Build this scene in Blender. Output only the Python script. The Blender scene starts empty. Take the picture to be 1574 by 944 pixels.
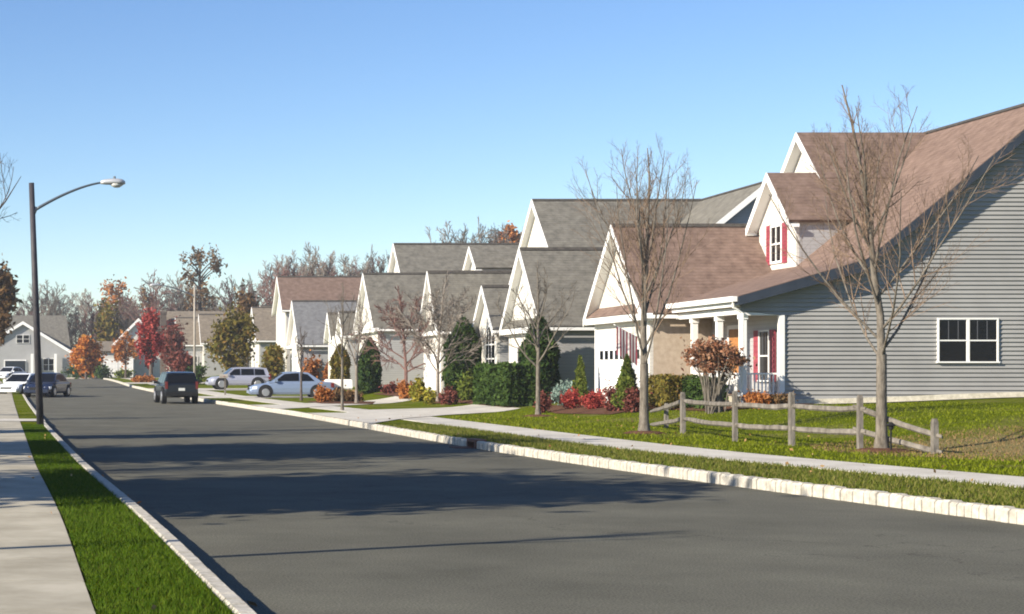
import bpy, math, random
import numpy as np
from mathutils import Vector, Matrix
R = math.radians
rng = np.random.default_rng(7)
rnd = random.Random(11)
scene = bpy.context.scene
COL = scene.collection
FPX, XV, YH, HC = 2700.0, 150.0, 572.0, 1.65      # focal length, vanishing point and eye height read from the photograph

# ------------------------------------------------------------------ materials
def new_mat(name):
    m = bpy.data.materials.new(name); m.use_nodes = True
    nt = m.node_tree
    return m, nt, nt.nodes['Principled BSDF']

def mat(name, c1, c2=None, scale=4.0, rough=0.8, spec=0.3, bump=0.0, bscale=60.0, metal=0.0, detail=6.0, lap=None, c3=None, stretch=None, lo=0.35, hi=0.65):
    m, nt, b = new_mat(name)
    b.inputs['Roughness'].default_value = rough
    b.inputs['Specular IOR Level'].default_value = spec
    b.inputs['Metallic'].default_value = metal
    N, L = nt.nodes, nt.links
    geo = N.new('ShaderNodeNewGeometry')
    pos = geo.outputs['Position']
    if stretch:
        mp = N.new('ShaderNodeMapping'); mp.inputs['Scale'].default_value = stretch
        L.new(pos, mp.inputs['Vector']); pos = mp.outputs['Vector']
    col = None
    if c2 is None:
        b.inputs['Base Color'].default_value = (*c1, 1)
    else:
        n = N.new('ShaderNodeTexNoise'); n.inputs['Scale'].default_value = scale; n.inputs['Detail'].default_value = detail
        n.inputs['Roughness'].default_value = 0.65
        L.new(pos, n.inputs['Vector'])
        r = N.new('ShaderNodeValToRGB')
        r.color_ramp.elements[0].position = lo; r.color_ramp.elements[0].color = (*c1, 1)
        r.color_ramp.elements[1].position = hi; r.color_ramp.elements[1].color = (*c2, 1)
        if c3:
            e = r.color_ramp.elements.new(0.5 * (lo + hi)); e.color = (*c3, 1)
        L.new(n.outputs['Fac'], r.inputs['Fac'])
        col = r.outputs['Color']
        L.new(col, b.inputs['Base Color'])
    if lap:                                             # joints of siding boards or shingle courses, one every `lap` metres of height
        sx = N.new('ShaderNodeSeparateXYZ'); L.new(geo.outputs['Position'], sx.inputs[0])
        d = N.new('ShaderNodeMath'); d.operation = 'DIVIDE'; d.inputs[1].default_value = lap; L.new(sx.outputs['Z'], d.inputs[0])
        f = N.new('ShaderNodeMath'); f.operation = 'FRACT'; L.new(d.outputs[0], f.inputs[0])
        bm_ = N.new('ShaderNodeBump'); bm_.inputs['Strength'].default_value = 0.8; bm_.inputs['Distance'].default_value = lap * 0.35
        L.new(f.outputs[0], bm_.inputs['Height']); L.new(bm_.outputs[0], b.inputs['Normal'])
        if col is not None:
            jr = N.new('ShaderNodeMapRange'); jr.inputs['From Min'].default_value = .02; jr.inputs['From Max'].default_value = .22; jr.inputs['To Min'].default_value = .78; jr.inputs['To Max'].default_value = 1.02
            L.new(f.outputs[0], jr.inputs['Value'])
            vs = N.new('ShaderNodeVectorMath'); vs.operation = 'SCALE'; L.new(col, vs.inputs[0]); L.new(jr.outputs[0], vs.inputs['Scale']); L.new(vs.outputs[0], b.inputs['Base Color'])
    elif bump > 0:
        n2 = N.new('ShaderNodeTexNoise'); n2.inputs['Scale'].default_value = bscale; n2.inputs['Detail'].default_value = 5
        L.new(pos, n2.inputs['Vector'])
        bm_ = N.new('ShaderNodeBump'); bm_.inputs['Strength'].default_value = bump; bm_.inputs['Distance'].default_value = 0.02
        L.new(n2.outputs['Fac'], bm_.inputs['Height']); L.new(bm_.outputs[0], b.inputs['Normal'])
    return m

def leaf_mat(name, cols, rough=0.7, trans=0.25):
    m, nt, b = new_mat(name)
    N, L = nt.nodes, nt.links
    geo = N.new('ShaderNodeNewGeometry')
    r = N.new('ShaderNodeValToRGB')
    cr = r.color_ramp
    k = len(cols)
    cr.elements[0].color = (*cols[0], 1); cr.elements[0].position = 0
    cr.elements[1].color = (*cols[-1], 1); cr.elements[1].position = 1
    for i in range(1, k - 1):
        e = cr.elements.new(i / (k - 1)); e.color = (*cols[i], 1)
    L.new(geo.outputs['Random Per Island'], r.inputs['Fac'])
    L.new(r.outputs['Color'], b.inputs['Base Color'])
    b.inputs['Roughness'].default_value = rough
    b.inputs['Specular IOR Level'].default_value = 0.08
    t = N.new('ShaderNodeBsdfTranslucent'); L.new(r.outputs['Color'], t.inputs['Color'])
    mx = N.new('ShaderNodeMixShader'); mx.inputs[0].default_value = trans
    out = N['Material Output']
    L.new(b.outputs[0], mx.inputs[1]); L.new(t.outputs[0], mx.inputs[2]); L.new(mx.outputs[0], out.inputs['Surface'])
    return m

def shingle_mat(name, c1, c2, c3):
    return mat(name, c1, c2, c3=c3, scale=3.0, rough=0.92, spec=0.15, lap=0.11, detail=9, lo=0.3, hi=0.7)

def lawn_mat(name, patch=None):
    m, nt, b = new_mat(name)
    N, L = nt.nodes, nt.links
    b.inputs['Roughness'].default_value = 1.0; b.inputs['Specular IOR Level'].default_value = 0.0
    geo = N.new('ShaderNodeNewGeometry')
    def noise(s, d):
        n = N.new('ShaderNodeTexNoise'); n.inputs['Scale'].default_value = s; n.inputs['Detail'].default_value = d
        n.inputs['Roughness'].default_value = 0.7
        L.new(geo.outputs['Position'], n.inputs['Vector']); return n
    n1, n2, n3 = noise(9, 8), noise(0.35, 6), noise(60, 4)
    r1 = N.new('ShaderNodeValToRGB'); r1.color_ramp.elements[0].position = .33; r1.color_ramp.elements[1].position = .68
    r1.color_ramp.elements[0].color = (.06, .085, .003, 1); r1.color_ramp.elements[1].color = (.14, .165, .010, 1)
    L.new(n1.outputs['Fac'], r1.inputs['Fac'])
    r2 = N.new('ShaderNodeValToRGB'); r2.color_ramp.elements[0].position = .5; r2.color_ramp.elements[1].position = .72
    r2.color_ramp.elements[0].color = (0, 0, 0, 1); r2.color_ramp.elements[1].color = (.75, .75, .75, 1)
    L.new(n2.outputs['Fac'], r2.inputs['Fac'])
    fac = r2.outputs['Color']
    if patch:                                           # a worn dry patch of lawn with a ragged edge
        px, py, pr = patch
        vm = N.new('ShaderNodeVectorMath'); vm.operation = 'SUBTRACT'; vm.inputs[1].default_value = (px, py, 0.3)
        L.new(geo.outputs['Position'], vm.inputs[0])
        sc = N.new('ShaderNodeVectorMath'); sc.operation = 'MULTIPLY'; sc.inputs[1].default_value = (1 / pr, 1.0 / pr, 0)
        L.new(vm.outputs[0], sc.inputs[0])
        ln = N.new('ShaderNodeVectorMath'); ln.operation = 'LENGTH'; L.new(sc.outputs[0], ln.inputs[0])
        nn = noise(.9, 6)
        ad = N.new('ShaderNodeMath'); ad.operation = 'ADD'; L.new(ln.outputs['Value'], ad.inputs[0]); L.new(nn.outputs['Fac'], ad.inputs[1])
        mr = N.new('ShaderNodeMapRange'); mr.inputs['From Min'].default_value = 1.7; mr.inputs['From Max'].default_value = 1.1
        L.new(ad.outputs[0], mr.inputs['Value'])
        mxm = N.new('ShaderNodeMath'); mxm.operation = 'MAXIMUM'
        L.new(mr.outputs[0], mxm.inputs[0]); L.new(fac, mxm.inputs[1]); fac = mxm.outputs[0]
    mx = N.new('ShaderNodeMix'); mx.data_type = 'RGBA'
    L.new(fac, mx.inputs['Factor']); L.new(r1.outputs['Color'], mx.inputs['A'])
    r3 = N.new('ShaderNodeValToRGB'); r3.color_ramp.elements[0].color = (.13, .12, .045, 1); r3.color_ramp.elements[1].color = (.29, .23, .11, 1)
    r3.color_ramp.elements[0].position = .35; r3.color_ramp.elements[1].position = .65
    L.new(n3.outputs['Fac'], r3.inputs['Fac']); L.new(r3.outputs['Color'], mx.inputs['B'])
    L.new(mx.outputs['Result'], b.inputs['Base Color'])
    bp = N.new('ShaderNodeBump'); bp.inputs['Strength'].default_value = .7; bp.inputs['Distance'].default_value = .05
    L.new(n3.outputs['Fac'], bp.inputs['Height']); L.new(bp.outputs[0], b.inputs['Normal'])
    return m

M = {}
M['asphalt'] = mat('asphalt', (.086, .083, .065), (.150, .145, .113), c3=(.118, .113, .089), scale=.45, rough=.95, spec=.1, bump=.5, bscale=110, detail=14, lo=.28, hi=.74)
def add_speckle(m, amount=.55, sc=55.0):
    nt = m.node_tree; N, L = nt.nodes, nt.links; b = N['Principled BSDF']
    src = b.inputs['Base Color'].links[0].from_socket
    geo = N.new('ShaderNodeNewGeometry')
    n = N.new('ShaderNodeTexNoise'); n.inputs['Scale'].default_value = sc; n.inputs['Detail'].default_value = 3; L.new(geo.outputs['Position'], n.inputs['Vector'])
    v = N.new('ShaderNodeTexVoronoi'); v.feature = 'DISTANCE_TO_EDGE'; v.inputs['Scale'].default_value = .16; v.inputs['Randomness'].default_value = 1
    w_ = N.new('ShaderNodeTexNoise'); w_.inputs['Scale'].default_value = .8; w_.inputs['Detail'].default_value = 8
    L.new(geo.outputs['Position'], w_.inputs['Vector'])
    ad = N.new('ShaderNodeMix'); ad.data_type = 'RGBA'; ad.inputs['Factor'].default_value = .55
    L.new(geo.outputs['Position'], ad.inputs['A']); sc_ = N.new('ShaderNodeVectorMath'); sc_.operation = 'SCALE'; sc_.inputs['Scale'].default_value = 9
    L.new(w_.outputs['Color'], sc_.inputs[0]); L.new(sc_.outputs[0], ad.inputs['B']); L.new(ad.outputs['Result'], v.inputs['Vector'])
    cr = N.new('ShaderNodeMapRange'); cr.inputs['From Min'].default_value = .0; cr.inputs['From Max'].default_value = .006; cr.inputs['To Min'].default_value = .62; cr.inputs['To Max'].default_value = 1.0
    L.new(v.outputs['Distance'], cr.inputs['Value'])
    mr = N.new('ShaderNodeMapRange'); mr.inputs['From Min'].default_value = .25; mr.inputs['From Max'].default_value = .75; mr.inputs['To Min'].default_value = 1-amount; mr.inputs['To Max'].default_value = 1+amount
    L.new(n.outputs['Fac'], mr.inputs['Value'])
    mm = N.new('ShaderNodeMath'); mm.operation = 'MULTIPLY'; L.new(mr.outputs[0], mm.inputs[0]); L.new(cr.outputs[0], mm.inputs[1])
    vs_ = N.new('ShaderNodeVectorMath'); vs_.operation = 'SCALE'; L.new(src, vs_.inputs[0]); L.new(mm.outputs[0], vs_.inputs['Scale']); L.new(vs_.outputs[0], b.inputs['Base Color'])
add_speckle(M['asphalt'])
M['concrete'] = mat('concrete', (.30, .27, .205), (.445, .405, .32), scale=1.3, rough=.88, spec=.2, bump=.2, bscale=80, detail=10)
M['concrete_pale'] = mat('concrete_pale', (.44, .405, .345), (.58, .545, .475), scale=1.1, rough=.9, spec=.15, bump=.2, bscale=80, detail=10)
M['twig'] = mat('twig', (.13, .088, .06), (.25, .18, .13), scale=8, rough=.95, spec=.1)
M['granite'] = mat('granite', (.34, .315, .265), (.56, .52, .45), scale=9, rough=.85, spec=.2, bump=.3, bscale=60, detail=8)
M['soil'] = mat('soil', (.05, .035, .025), (.11, .08, .055), scale=8, rough=1, spec=.05)
M['mulch'] = mat('mulch', (.06, .03, .02), (.15, .075, .045), scale=18, rough=1, spec=.05, bump=.6, bscale=30)
M['lawn'] = lawn_mat('lawn', (17.4, 33.0, 3.4))
M['siding_grey'] = mat('siding_grey', (.262, .257, .248), (.305, .30, .29), scale=.8, rough=.6, spec=.3)
M['siding_side'] = mat('siding_side', (.42, .415, .42), (.48, .475, .48), scale=.8, rough=.65, spec=.3, lap=.13)
M['siding_white'] = mat('siding_white', (.72, .69, .63), (.80, .77, .71), scale=1.2, rough=.6, spec=.3, lap=.13)
M['siding_tan'] = mat('siding_tan', (.36, .29, .22), (.45, .37, .29), scale=6, rough=.8, spec=.2, bump=.3, bscale=20)
M['white'] = mat('white_paint', (.78, .77, .74), (.83, .82, .80), scale=3, rough=.5, spec=.4)
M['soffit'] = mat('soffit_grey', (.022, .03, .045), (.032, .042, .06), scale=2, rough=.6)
M['roof_brown'] = shingle_mat('roof_brown', (.118, .079, .064), (.225, .156, .126), (.17, .117, .094))
M['roof_grey'] = shingle_mat('roof_grey', (.10, .095, .083), (.20, .188, .162), (.15, .14, .12))
M['roof_slate'] = shingle_mat('roof_slate', (.12, .12, .125), (.21, .21, .215), (.165, .165, .17))
M['roof_tan'] = shingle_mat('roof_tan', (.14, .115, .09), (.25, .205, .16), (.19, .16, .125))
M['ridge'] = mat('ridge_cap', (.05, .045, .04), (.09, .08, .07), scale=6, rough=.95, spec=.1)
M['glass'] = mat('window_glass', (.006, .007, .010), rough=.06, spec=.12)
M['grid'] = mat('window_grid', (.10, .105, .12), rough=.5)
M['red_paint'] = mat('red_paint', (.25, .04, .06), (.31, .06, .08), scale=4, rough=.55)
M['door_wood'] = mat('door_wood', (.30, .12, .04), (.42, .2, .07), scale=8, rough=.5)
M['brick'] = mat('brick', (.22, .07, .045), (.36, .14, .09), scale=9, rough=.9)
M['bark'] = mat('bark', (.09, .077, .063), (.205, .18, .15), scale=14, rough=.95, spec=.1, bump=.5, bscale=40, stretch=(1, 1, .3))
M['bark_dark'] = mat('bark_dark', (.06, .047, .04), (.14, .115, .1), scale=10, rough=.95, spec=.1)
M['bark_grey'] = mat('bark_grey', (.14, .118, .098), (.25, .215, .185), scale=5, rough=.95, spec=.1)
M['bark_red'] = mat('bark_red', (.11, .062, .055), (.21, .125, .108), scale=6, rough=.95, spec=.1)
M['fence_wood'] = mat('fence_wood', (.10, .088, .075), (.235, .212, .185), scale=6, rough=.95, spec=.1, bump=.5, bscale=25, stretch=(1, 1, .4))
M['pole_dark'] = mat('pole_dark', (.035, .035, .045), (.06, .055, .06), scale=4, rough=.6)
M['pole_pale'] = mat('pole_pale', (.28, .25, .21), (.36, .32, .27), scale=4, rough=.6)
M['lamp_grey'] = mat('lamp_grey', (.45, .46, .48), rough=.4, metal=.3)
M['lamp_lens'] = mat('lamp_lens', (.5, .5, .48), rough=.2)
M['steel'] = mat('steel_grey', (.12, .14, .16), rough=.4, metal=.5)
M['tyre'] = mat('tyre', (.015, .015, .016), rough=.85)
M['rim'] = mat('rim', (.45, .45, .47), rough=.3, metal=.7)
M['car_silver'] = mat('car_silver', (.22, .28, .40), rough=.3, spec=.6, metal=.25)
M['car_lilac'] = mat('car_lilac', (.34, .35, .43), rough=.3, spec=.6, metal=.2)
M['car_navy'] = mat('car_navy', (.012, .018, .045), rough=.25, spec=.6, metal=.1)
M['car_dark'] = mat('car_dark', (.006, .009, .016), rough=.25, spec=.6, metal=.1)
M['car_white'] = mat('car_white', (.70, .72, .74), rough=.3, spec=.6)
M['headlamp'] = mat('headlamp', (.75, .77, .8), rough=.15, spec=.7)
M['tail'] = mat('tail_lamp', (.14, .012, .012), rough=.2, spec=.6)
M['plate'] = mat('plate', (.65, .66, .62), rough=.4)
M['iron'] = mat('iron', (.10, .045, .03), (.2, .09, .06), scale=10, rough=.8)
M['black'] = mat('black', (.01, .01, .01), rough=.8)
M['cone'] = mat('gravel_strip', (.40, .37, .29), (.60, .56, .46), scale=8, rough=.95, bump=.5, bscale=30)
# foliage
M['lf_grass'] = leaf_mat('grass_blades', [(.03, .068, .002), (.055, .105, .004), (.10, .145, .012), (.045, .09, .003)])
M['lf_lawn'] = leaf_mat('lawn_blades', [(.095, .125, .002), (.145, .175, .004), (.185, .205, .014), (.115, .145, .003)])
M['lf_grass_dry'] = leaf_mat('grass_dry', [(.055, .085, .006), (.11, .13, .015), (.22, .19, .06), (.08, .115, .01), (.16, .15, .035)])
M['lf_ever'] = leaf_mat('evergreen_leaf', [(.012, .03, .01), (.03, .06, .012), (.055, .085, .018), (.02, .045, .012)], trans=.1)
M['lf_ever_lite'] = leaf_mat('evergreen_light_leaf', [(.05, .08, .012), (.10, .13, .02), (.15, .17, .03), (.07, .10, .015)], trans=.15)
M['lf_hedge'] = leaf_mat('hedge_leaf', [(.018, .038, .010), (.038, .07, .014), (.062, .10, .02), (.028, .052, .012)], trans=.15)
M['lf_olive'] = leaf_mat('olive_leaf', [(.07, .065, .015), (.14, .12, .025), (.2, .15, .03), (.10, .10, .02), (.22, .12, .03)])
M['lf_red'] = leaf_mat('red_leaf', [(.20, .025, .025), (.33, .05, .045), (.43, .09, .07), (.25, .035, .03)])
M['lf_maroon'] = leaf_mat('maroon_leaf', [(.10, .03, .025), (.17, .05, .04), (.23, .08, .06), (.08, .03, .025)])
M['lf_orange'] = leaf_mat('orange_leaf', [(.40, .11, .02), (.55, .19, .03), (.6, .27, .05), (.3, .08, .02)])
M['lf_rust'] = leaf_mat('rust_leaf', [(.22, .07, .02), (.36, .13, .035), (.48, .21, .07), (.28, .10, .03)])
M['lf_copper'] = leaf_mat('copper_leaf', [(.22, .09, .05), (.33, .155, .09), (.40, .23, .14), (.17, .07, .04), (.30, .19, .12)])
M['lf_yellow'] = leaf_mat('yellow_leaf', [(.28, .22, .03), (.38, .33, .04), (.2, .22, .03), (.34, .22, .04)])
M['lf_brown'] = leaf_mat('brown_leaf', [(.10, .055, .025), (.17, .10, .045), (.23, .14, .07), (.08, .06, .025)])
M['lf_blue'] = leaf_mat('blue_green_leaf', [(.10, .16, .14), (.17, .24, .2), (.25, .31, .27), (.08, .12, .10)], trans=.1)
M['lf_dead'] = leaf_mat('fallen_leaf', [(.20, .12, .05), (.3, .19, .08), (.26, .10, .04), (.36, .27, .13)], trans=.05)

# ------------------------------------------------------------------ mesh helpers
ORG = {}
class MB:
    def __init__(s): s.v = []; s.f = []; s.m = []; s.k = 0
    def mi(s, k): s.k = k; return s
    def face(s, *p):
        b = len(s.v); s.v += [tuple(q) for q in p]; s.f.append(tuple(range(b, b + len(p)))); s.m.append(s.k)
    def hexa(s, p):                                       # 8 points, bottom ring then top ring
        b = len(s.v); s.v += [tuple(q) for q in p]
        for q in ((3, 2, 1, 0), (4, 5, 6, 7), (0, 1, 5, 4), (1, 2, 6, 5), (2, 3, 7, 6), (3, 0, 4, 7)):
            s.f.append(tuple(b + i for i in q)); s.m.append(s.k)
    def box(s, x0, x1, y0, y1, z0, z1):
        s.hexa([(x0, y0, z0), (x1, y0, z0), (x1, y1, z0), (x0, y1, z0), (x0, y0, z1), (x1, y0, z1), (x1, y1, z1), (x0, y1, z1)])
    def slab(s, quad, t):                                 # a roof slope: quad is its top, t its thickness downwards
        q = [Vector(p) for p in quad]
        n = (q[1] - q[0]).cross(q[2] - q[0]).normalized()
        if n.z < 0: q.reverse(); n = -n
        s.hexa([p - n * t for p in q] + q)
    def beam(s, p, q, w, h):
        p, q = Vector(p), Vector(q); d = (q - p).normalized()
        a = d.cross(Vector((0, 0, 1)))
        if a.length < 1e-3: a = Vector((1, 0, 0))
        a.normalize(); b = a.cross(d).normalized()
        c = [(-w/2, -h/2), (w/2, -h/2), (w/2, h/2), (-w/2, h/2)]
        s.hexa([p + a*i + b*j for i, j in c] + [q + a*i + b*j for i, j in c])
    def tube(s, pts, rad, n=6, cap=True):
        b0 = len(s.v)
        P = [Vector(p) for p in pts]
        ref = None
        for i, p in enumerate(P):
            d = (P[min(i+1, len(P)-1)] - P[max(i-1, 0)])
            d = d.normalized() if d.length > 1e-9 else Vector((0, 0, 1))
            if ref is None: ref = Vector((1, 0, 0)) if abs(d.x) < .8 else Vector((0, 1, 0))
            a = (ref - d * ref.dot(d)).normalized(); c = d.cross(a)
            for k in range(n):
                t = 2*math.pi*k/n
                s.v.append(tuple(p + (a*math.cos(t) + c*math.sin(t)) * rad[i]))
        for i in range(len(P)-1):
            for k in range(n):
                s.f.append((b0+i*n+k, b0+i*n+(k+1) % n, b0+(i+1)*n+(k+1) % n, b0+(i+1)*n+k)); s.m.append(s.k)
        if cap and n > 2:
            s.f.append(tuple(b0+k for k in reversed(range(n)))); s.m.append(s.k)
            e = b0+(len(P)-1)*n
            s.f.append(tuple(e+k for k in range(n))); s.m.append(s.k)
    def loft(s, rings, cap=True):
        b0 = len(s.v); n = len(rings[0])
        for r in rings: s.v += [tuple(p) for p in r]
        for i in range(len(rings)-1):
            for k in range(n):
                s.f.append((b0+i*n+k, b0+i*n+(k+1) % n, b0+(i+1)*n+(k+1) % n, b0+(i+1)*n+k)); s.m.append(s.k)
        if cap:
            s.f.append(tuple(b0+k for k in reversed(range(n)))); s.m.append(s.k)
            e = b0+(len(rings)-1)*n
            s.f.append(tuple(e+k for k in range(n))); s.m.append(s.k)
    def prism_y(s, xz, y0, y1):                           # polygon in the XZ plane pushed along Y
        n = len(xz); b = len(s.v)
        s.v += [(x, y0, z) for x, z in xz] + [(x, y1, z) for x, z in xz]
        s.f.append(tuple(range(b, b+n))); s.f.append(tuple(range(b+2*n-1, b+n-1, -1))); s.m += [s.k]*2
        for i in range(n):
            j = (i+1) % n; s.f.append((b+i, b+n+i, b+n+j, b+j)); s.m.append(s.k)
    def prism_x(s, yz, x0, x1):
        n = len(yz); b = len(s.v)
        s.v += [(x0, y, z) for y, z in yz] + [(x1, y, z) for y, z in yz]
        s.f.append(tuple(range(b, b+n))); s.f.append(tuple(range(b+2*n-1, b+n-1, -1))); s.m += [s.k]*2
        for i in range(n):
            j = (i+1) % n; s.f.append((b+i, b+n+i, b+n+j, b+j)); s.m.append(s.k)
    def build(s, name, mats, parent=None, smooth=False, off=None, fixn=True):
        if not isinstance(mats, (list, tuple)): mats = [mats]
        o0 = off if off is not None else (ORG.get(parent.name, (0, 0, 0)) if parent else (0, 0, 0))
        me = bpy.data.meshes.new(name)
        V = [(x-o0[0], y-o0[1], z-o0[2]) for x, y, z in s.v]
        me.from_pydata(V, [], s.f)
        for m in mats: me.materials.append(m)
        if len(mats) > 1: me.polygons.foreach_set('material_index', s.m)
        if fixn and len(s.f) < 6000:
            import bmesh
            bm = bmesh.new(); bm.from_mesh(me); bmesh.ops.recalc_face_normals(bm, faces=bm.faces); bm.to_mesh(me); bm.free()
        if smooth: me.polygons.foreach_set('use_smooth', [True]*len(me.polygons))
        me.update()
        o = bpy.data.objects.new(name, me); COL.objects.link(o)
        if parent: o.parent = parent; ORG[o.name] = o0
        elif off is not None: o.location = off; ORG[o.name] = tuple(off)
        return o

def tag(o, label, cat, group=None):
    o['label'] = label; o['category'] = cat
    if group: o['group'] = group
    return o
def thing(name, label, cat, loc, group=None, rot=0.0, local=False):
    o = bpy.data.objects.new(name, None); COL.objects.link(o)
    o.empty_display_size = .3
    o.location = loc; o.rotation_euler = (0, 0, rot)
    ORG[o.name] = (0, 0, 0) if (local or rot) else tuple(loc)
    return tag(o, label, cat, group)
def structure(o): o['kind'] = 'structure'; return o
def stuff(o): o['kind'] = 'stuff'; return o
def copy_thing(src, loc, rot=None, scale=None, label=None, group=None):
    c = src.copy(); COL.objects.link(c); c.location = loc
    if rot is not None: c.rotation_euler = (0, 0, rot)
    if scale is not None: c.scale = scale if isinstance(scale, tuple) else (scale,)*3
    if label: c['label'] = label
    if group: c['group'] = group
    for ch in src.children:
        d = ch.copy(); COL.objects.link(d); d.parent = c
        for g in ch.children:
            e = g.copy(); COL.objects.link(e); e.parent = d
    return c

def quads_mesh(name, V, matr, parent=None, off=None, n=4):
    """V: (k, n, 3) array of loose faces"""
    k = len(V)
    o0 = np.array(off if off is not None else (ORG.get(parent.name, (0, 0, 0)) if parent else (0, 0, 0)), float)
    me = bpy.data.meshes.new(name)
    me.vertices.add(k*n); me.vertices.foreach_set('co', (V - o0).astype(np.float32).ravel())
    me.loops.add(k*n); me.loops.foreach_set('vertex_index', np.arange(k*n, dtype=np.int32))
    me.polygons.add(k)
    me.polygons.foreach_set('loop_start', np.arange(0, k*n, n, dtype=np.int32))
    me.update(calc_edges=True)
    me.materials.append(matr)
    o = bpy.data.objects.new(name, me); COL.objects.link(o)
    if parent: o.parent = parent; ORG[o.name] = tuple(o0)
    elif off is not None: o.location = off; ORG[o.name] = tuple(off)
    return o

def leaf_quads(C, size, elong=.55, up=None):
    k = len(C)
    u = rng.normal(size=(k, 3))
    if up is not None: u = u*(1-up) + np.array([0, 0, 1.0])*up*1.6
    u /= np.linalg.norm(u, axis=1, keepdims=True)
    w = rng.normal(size=(k, 3)); v = np.cross(u, w); v /= np.linalg.norm(v, axis=1, keepdims=True)
    s = size*np.exp(np.clip(rng.normal(size=(k, 1))*.33, -.8, .6))
    a = u*s; b = v*s*elong
    return np.stack([C-a, C+b-a*.1, C+a, C-b-a*.1], axis=1)

def ellipsoid_clumps(c, r, nclump, n, csize=.33, inner=.35):
    d = rng.normal(size=(nclump, 3)); d /= np.linalg.norm(d, axis=1, keepdims=True)
    rad = inner+(1-inner)*rng.random((nclump, 1))**.6
    cc = np.array(c)+d*rad*np.array(r)*(1-csize*.5)
    w = rng.random(nclump)+.35; w /= w.sum()
    idx = rng.choice(nclump, n, p=w)
    rr = np.array(r)*csize*(.6+.7*rng.random((nclump, 1)))
    P = cc[idx]+rng.normal(size=(n, 3))*rr[idx]*.55
    return cc, P
def cone_points(base, h, rad, n, pw=.85, jag=.16, lobes=5):
    t = rng.random(n)**1.25
    th = rng.random(n)*2*math.pi
    ph = rng.random(4)*6.28
    prof = np.minimum(1, (t+.03)*9)*(1-t)**pw
    lob = 1+jag*np.sin(lobes*th+ph[0]+7*t)+jag*.8*np.sin(23*t+3*th+ph[1])
    rr = rad*prof*lob*(1-.5*rng.random(n)**2.2)
    return np.stack([base[0]+rr*np.cos(th), base[1]+rr*np.sin(th), base[2]+h*t], axis=1)
def column_points(base, h, rad, n):
    t = rng.random(n); th = rng.random(n)*6.283; ph = rng.random(3)*6.28
    prof = np.minimum(1, t*7+.55)*(1-np.clip((t-.55)/.45, 0, 1)**2*.93)
    lob = 1+.1*np.sin(4*th+ph[0]+5*t)+.1*np.sin(17*t+2*th+ph[1])
    rr = rad*prof*lob*(1-.5*rng.random(n)**2.2)
    return np.stack([base[0]+rr*np.cos(th), base[1]+rr*np.sin(th), base[2]+h*t], axis=1)

# ------------------------------------------------------------------ ground plan
def smooth_fn(ys, xs, sig=3.0):
    g = np.linspace(ys[0], ys[-1], 900); v = np.interp(g, ys, xs)
    st = g[1]-g[0]; k = int(3*sig/st); ker = np.exp(-.5*(np.arange(-k, k+1)*st/sig)**2); ker /= ker.sum()
    vp = np.concatenate([v[0]+(v[1]-v[0])*np.arange(-k, 0), v, v[-1]+(v[-1]-v[-2])*np.arange(1, k+1)])
    vs = np.convolve(vp, ker, 'valid')
    return lambda y: float(np.interp(y, g, vs))
RR = smooth_fn([-10, 10, 20, 27, 37, 50, 65, 80, 95, 115, 140, 180, 206], [13.3, 11.0, 9.9, 8.95, 8.15, 7.85, 7.5, 6.7, 5.6, 4.2, 2.6, 1.3, .6])
LR = smooth_fn([-10, 0, 11, 18, 28, 49, 80, 112, 140, 180, 206], [2.3, 1.65, .99, .62, -.12, -1.35, -3.0, -4.7, -6.6, -9.5, -11.4])
LW = smooth_fn([-10, 11, 30, 47, 206], [.88, .85, .68, .60, .60])
RS = smooth_fn([-10, 10, 19, 22.5, 32.6, 46, 65, 80, 95, 115, 140, 180, 206], [17.5, 14.4, 12.6, 11.9, 10.1, 9.75, 9.35, 8.5, 7.4, 6.0, 4.4, 3.1, 2.4])
def sst(a, b, x):
    t = min(1, max(0, (x-a)/(b-a))); return t*t*(3-2*t)
def roadz(y): return .8*sst(75, 195, y)
KH, SWW = .16, 1.6
def lawn_h(x, y):
    d = x-(RS(min(y, 206))+SWW)
    return roadz(y)+.165+.52*sst(3.6, 10.2, d)+.22*sst(10, 17.5, d)
def surf(x, y):
    yy = min(206, max(-10, y)); z = roadz(yy)
    if x > RS(yy)+SWW: return lawn_h(x, yy)
    if x > RS(yy): return z+.17
    if x > RR(yy): return z+KH
    if x > LR(yy): return z
    return z+KH
def strip(name, fa, fb, za, zb, y0, y1, dy, matr, ncol=1, zfun=None):
    mb = MB(); ys = np.linspace(y0, y1, int((y1-y0)/dy)+1)
    nc = ncol+1
    for y in ys:
        a, b = fa(y), fb(y)
        for i in range(nc):
            t = i/ncol; x = a+(b-a)*t
            mb.v.append((x, y, zfun(x, y) if zfun else roadz(y)+za+(zb-za)*t))
    for j in range(len(ys)-1):
        for i in range(ncol):
            mb.f.append((j*nc+i, j*nc+i+1, (j+1)*nc+i+1, (j+1)*nc+i)); mb.m.append(0)
    o = mb.build(name, matr, fixn=False); return structure(o)

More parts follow.
